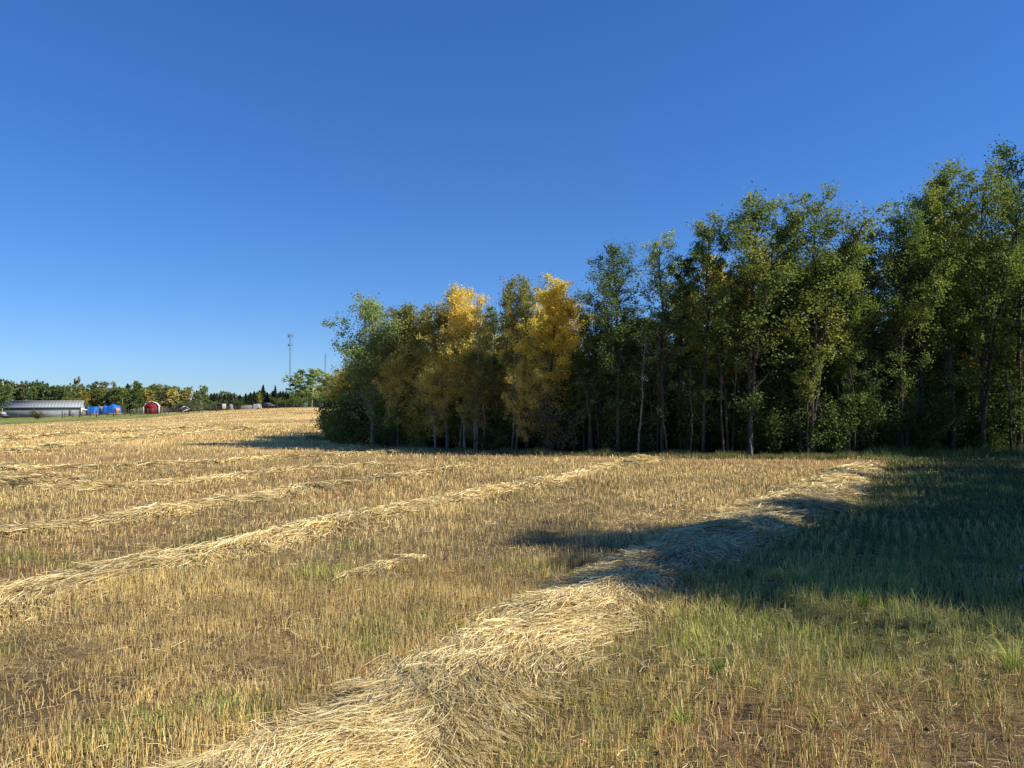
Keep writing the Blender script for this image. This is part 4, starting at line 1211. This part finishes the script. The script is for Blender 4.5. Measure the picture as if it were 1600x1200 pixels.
fence('thin wire fence with wooden posts along the top edge of the field', [238, 300, 420, 520], [199, 198, 204, 205], 13, 1.3, [.4, .8, 1.15], 'wire_fence', .12, M_steel)
fence('tall dark posts of the pasture fence in front of the blue tarps', [98, 154, 208, 262, 345], [182, 182, 184, 190, 196], 26.7, 1.7, [1.0, 1.5], 'pasture_fence', .17, M_steel)

# ------------------------------------------------------------------ masts
def build_mast(px, top, Z, label, w, antennas=True):
    X = ux(px, Z); z = float(terr(X, Z)); H = CAM_H + (HZ - top) / FPX * Z - z
    r = thing('radio_mast', label, 'mast', (X, Z, z))
    legs = [(math.cos(a) * w, math.sin(a) * w) for a in (0.3, 2.394, 4.489)]
    for lx, ly in legs:
        part(r, 'leg', M_steel, lambda m: m.tube([(lx, ly, 0), (lx * .8, ly * .8, H)], [.11, .09], 6))
    def brace(m):
        n = int(H / 1.6)
        for i in range(n):
            z0 = i * H / n; z1 = (i + 1) * H / n; s0 = 1 - .2 * z0 / H; s1 = 1 - .2 * z1 / H
            for a in range(3):
                b = (a + 1) % 3
                m.tube([(legs[a][0] * s0, legs[a][1] * s0, z0), (legs[b][0] * s1, legs[b][1] * s1, z1)], [.05, .05], 3)
                m.tube([(legs[a][0] * s0, legs[a][1] * s0, z0), (legs[b][0] * s0, legs[b][1] * s0, z0)], [.04, .04], 3)
    part(r, 'lattice', M_steel, brace)
    if antennas:
        for zz, rad, hh in ((H - 1.0, 1.5, 2.2), (H - 6.5, 1.3, 1.4)):
            for k in range(3):
                a = .5 + k * 2.094
                o = part(r, 'antenna', M_steel, lambda m: m.box((math.cos(a) * rad, math.sin(a) * rad, zz), (.34, .34, hh), a))
                part(o, 'arm', M_steel, lambda m: m.tube([(0, 0, zz), (math.cos(a) * rad, math.sin(a) * rad, zz)], [.07, .07], 4))
build_mast(452.5, 521, 430, 'tall thin lattice mast with antennas rising above the far trees', .55)
build_mast(508, 551, 520, 'fainter second mast partly hidden by the leftmost tree of the wood', .6, False)

# ------------------------------------------------------------------ white seed head at the right edge
def build_weed():
    X, Y = P(1594, 935); z = float(terr(X, Y))
    r = thing('seed_head_weed', 'weed with fluffy white seed heads at the right edge, just inside the shadow', 'weed', (X, Y, z))
    rng = np.random.default_rng(2)
    tips = [(-.02, 0, .33), (.05, .02, .30), (.03, -.02, .25), (.08, .0, .22), (.0, .03, .22)]
    for t in tips:
        t = np.array(t)
        part(r, 'stem', M_post, lambda m: m.tube(np.stack([np.zeros(3) - [0, 0, .02], t * [.3, .3, .5], t]), [.005, .004, .003], 4))
        n = 110
        d = rng.normal(0, 1, (n, 3)); d /= np.linalg.norm(d, axis=1, keepdims=True)
        e = d * rng.uniform(.010, .026, (n, 1)); s = np.cross(d, [0.3, .2, 1]); s = s / np.linalg.norm(s, axis=1, keepdims=True) * .002
        V = np.stack([t - s, t + s, t + e + s * 1.6, t + e - s * 1.6], 1).reshape(-1, 3)
        obj('seed_head', mesh_np('seed_head', V, np.arange(n * 4).reshape(-1, 4), [M_white]), r)
    n = 26
    a = rng.uniform(0, 6.28, n); h = rng.uniform(.03, .22, n)
    c = np.stack([np.cos(a) * .03, np.sin(a) * .03, h], -1); d = np.stack([np.cos(a), np.sin(a), .4 + 0 * a], -1) * .05
    s = np.stack([-np.sin(a), np.cos(a), 0 * a], -1) * .008
    V = np.stack([c, c + d * .5 + s, c + d, c + d * .5 - s], 1).reshape(-1, 3)
    obj('leaves', mesh_np('leaves', V, np.arange(n * 4).reshape(-1, 4), [L_dark], {'rnd': ('FACE', rng.random(n))}), r)
build_weed()
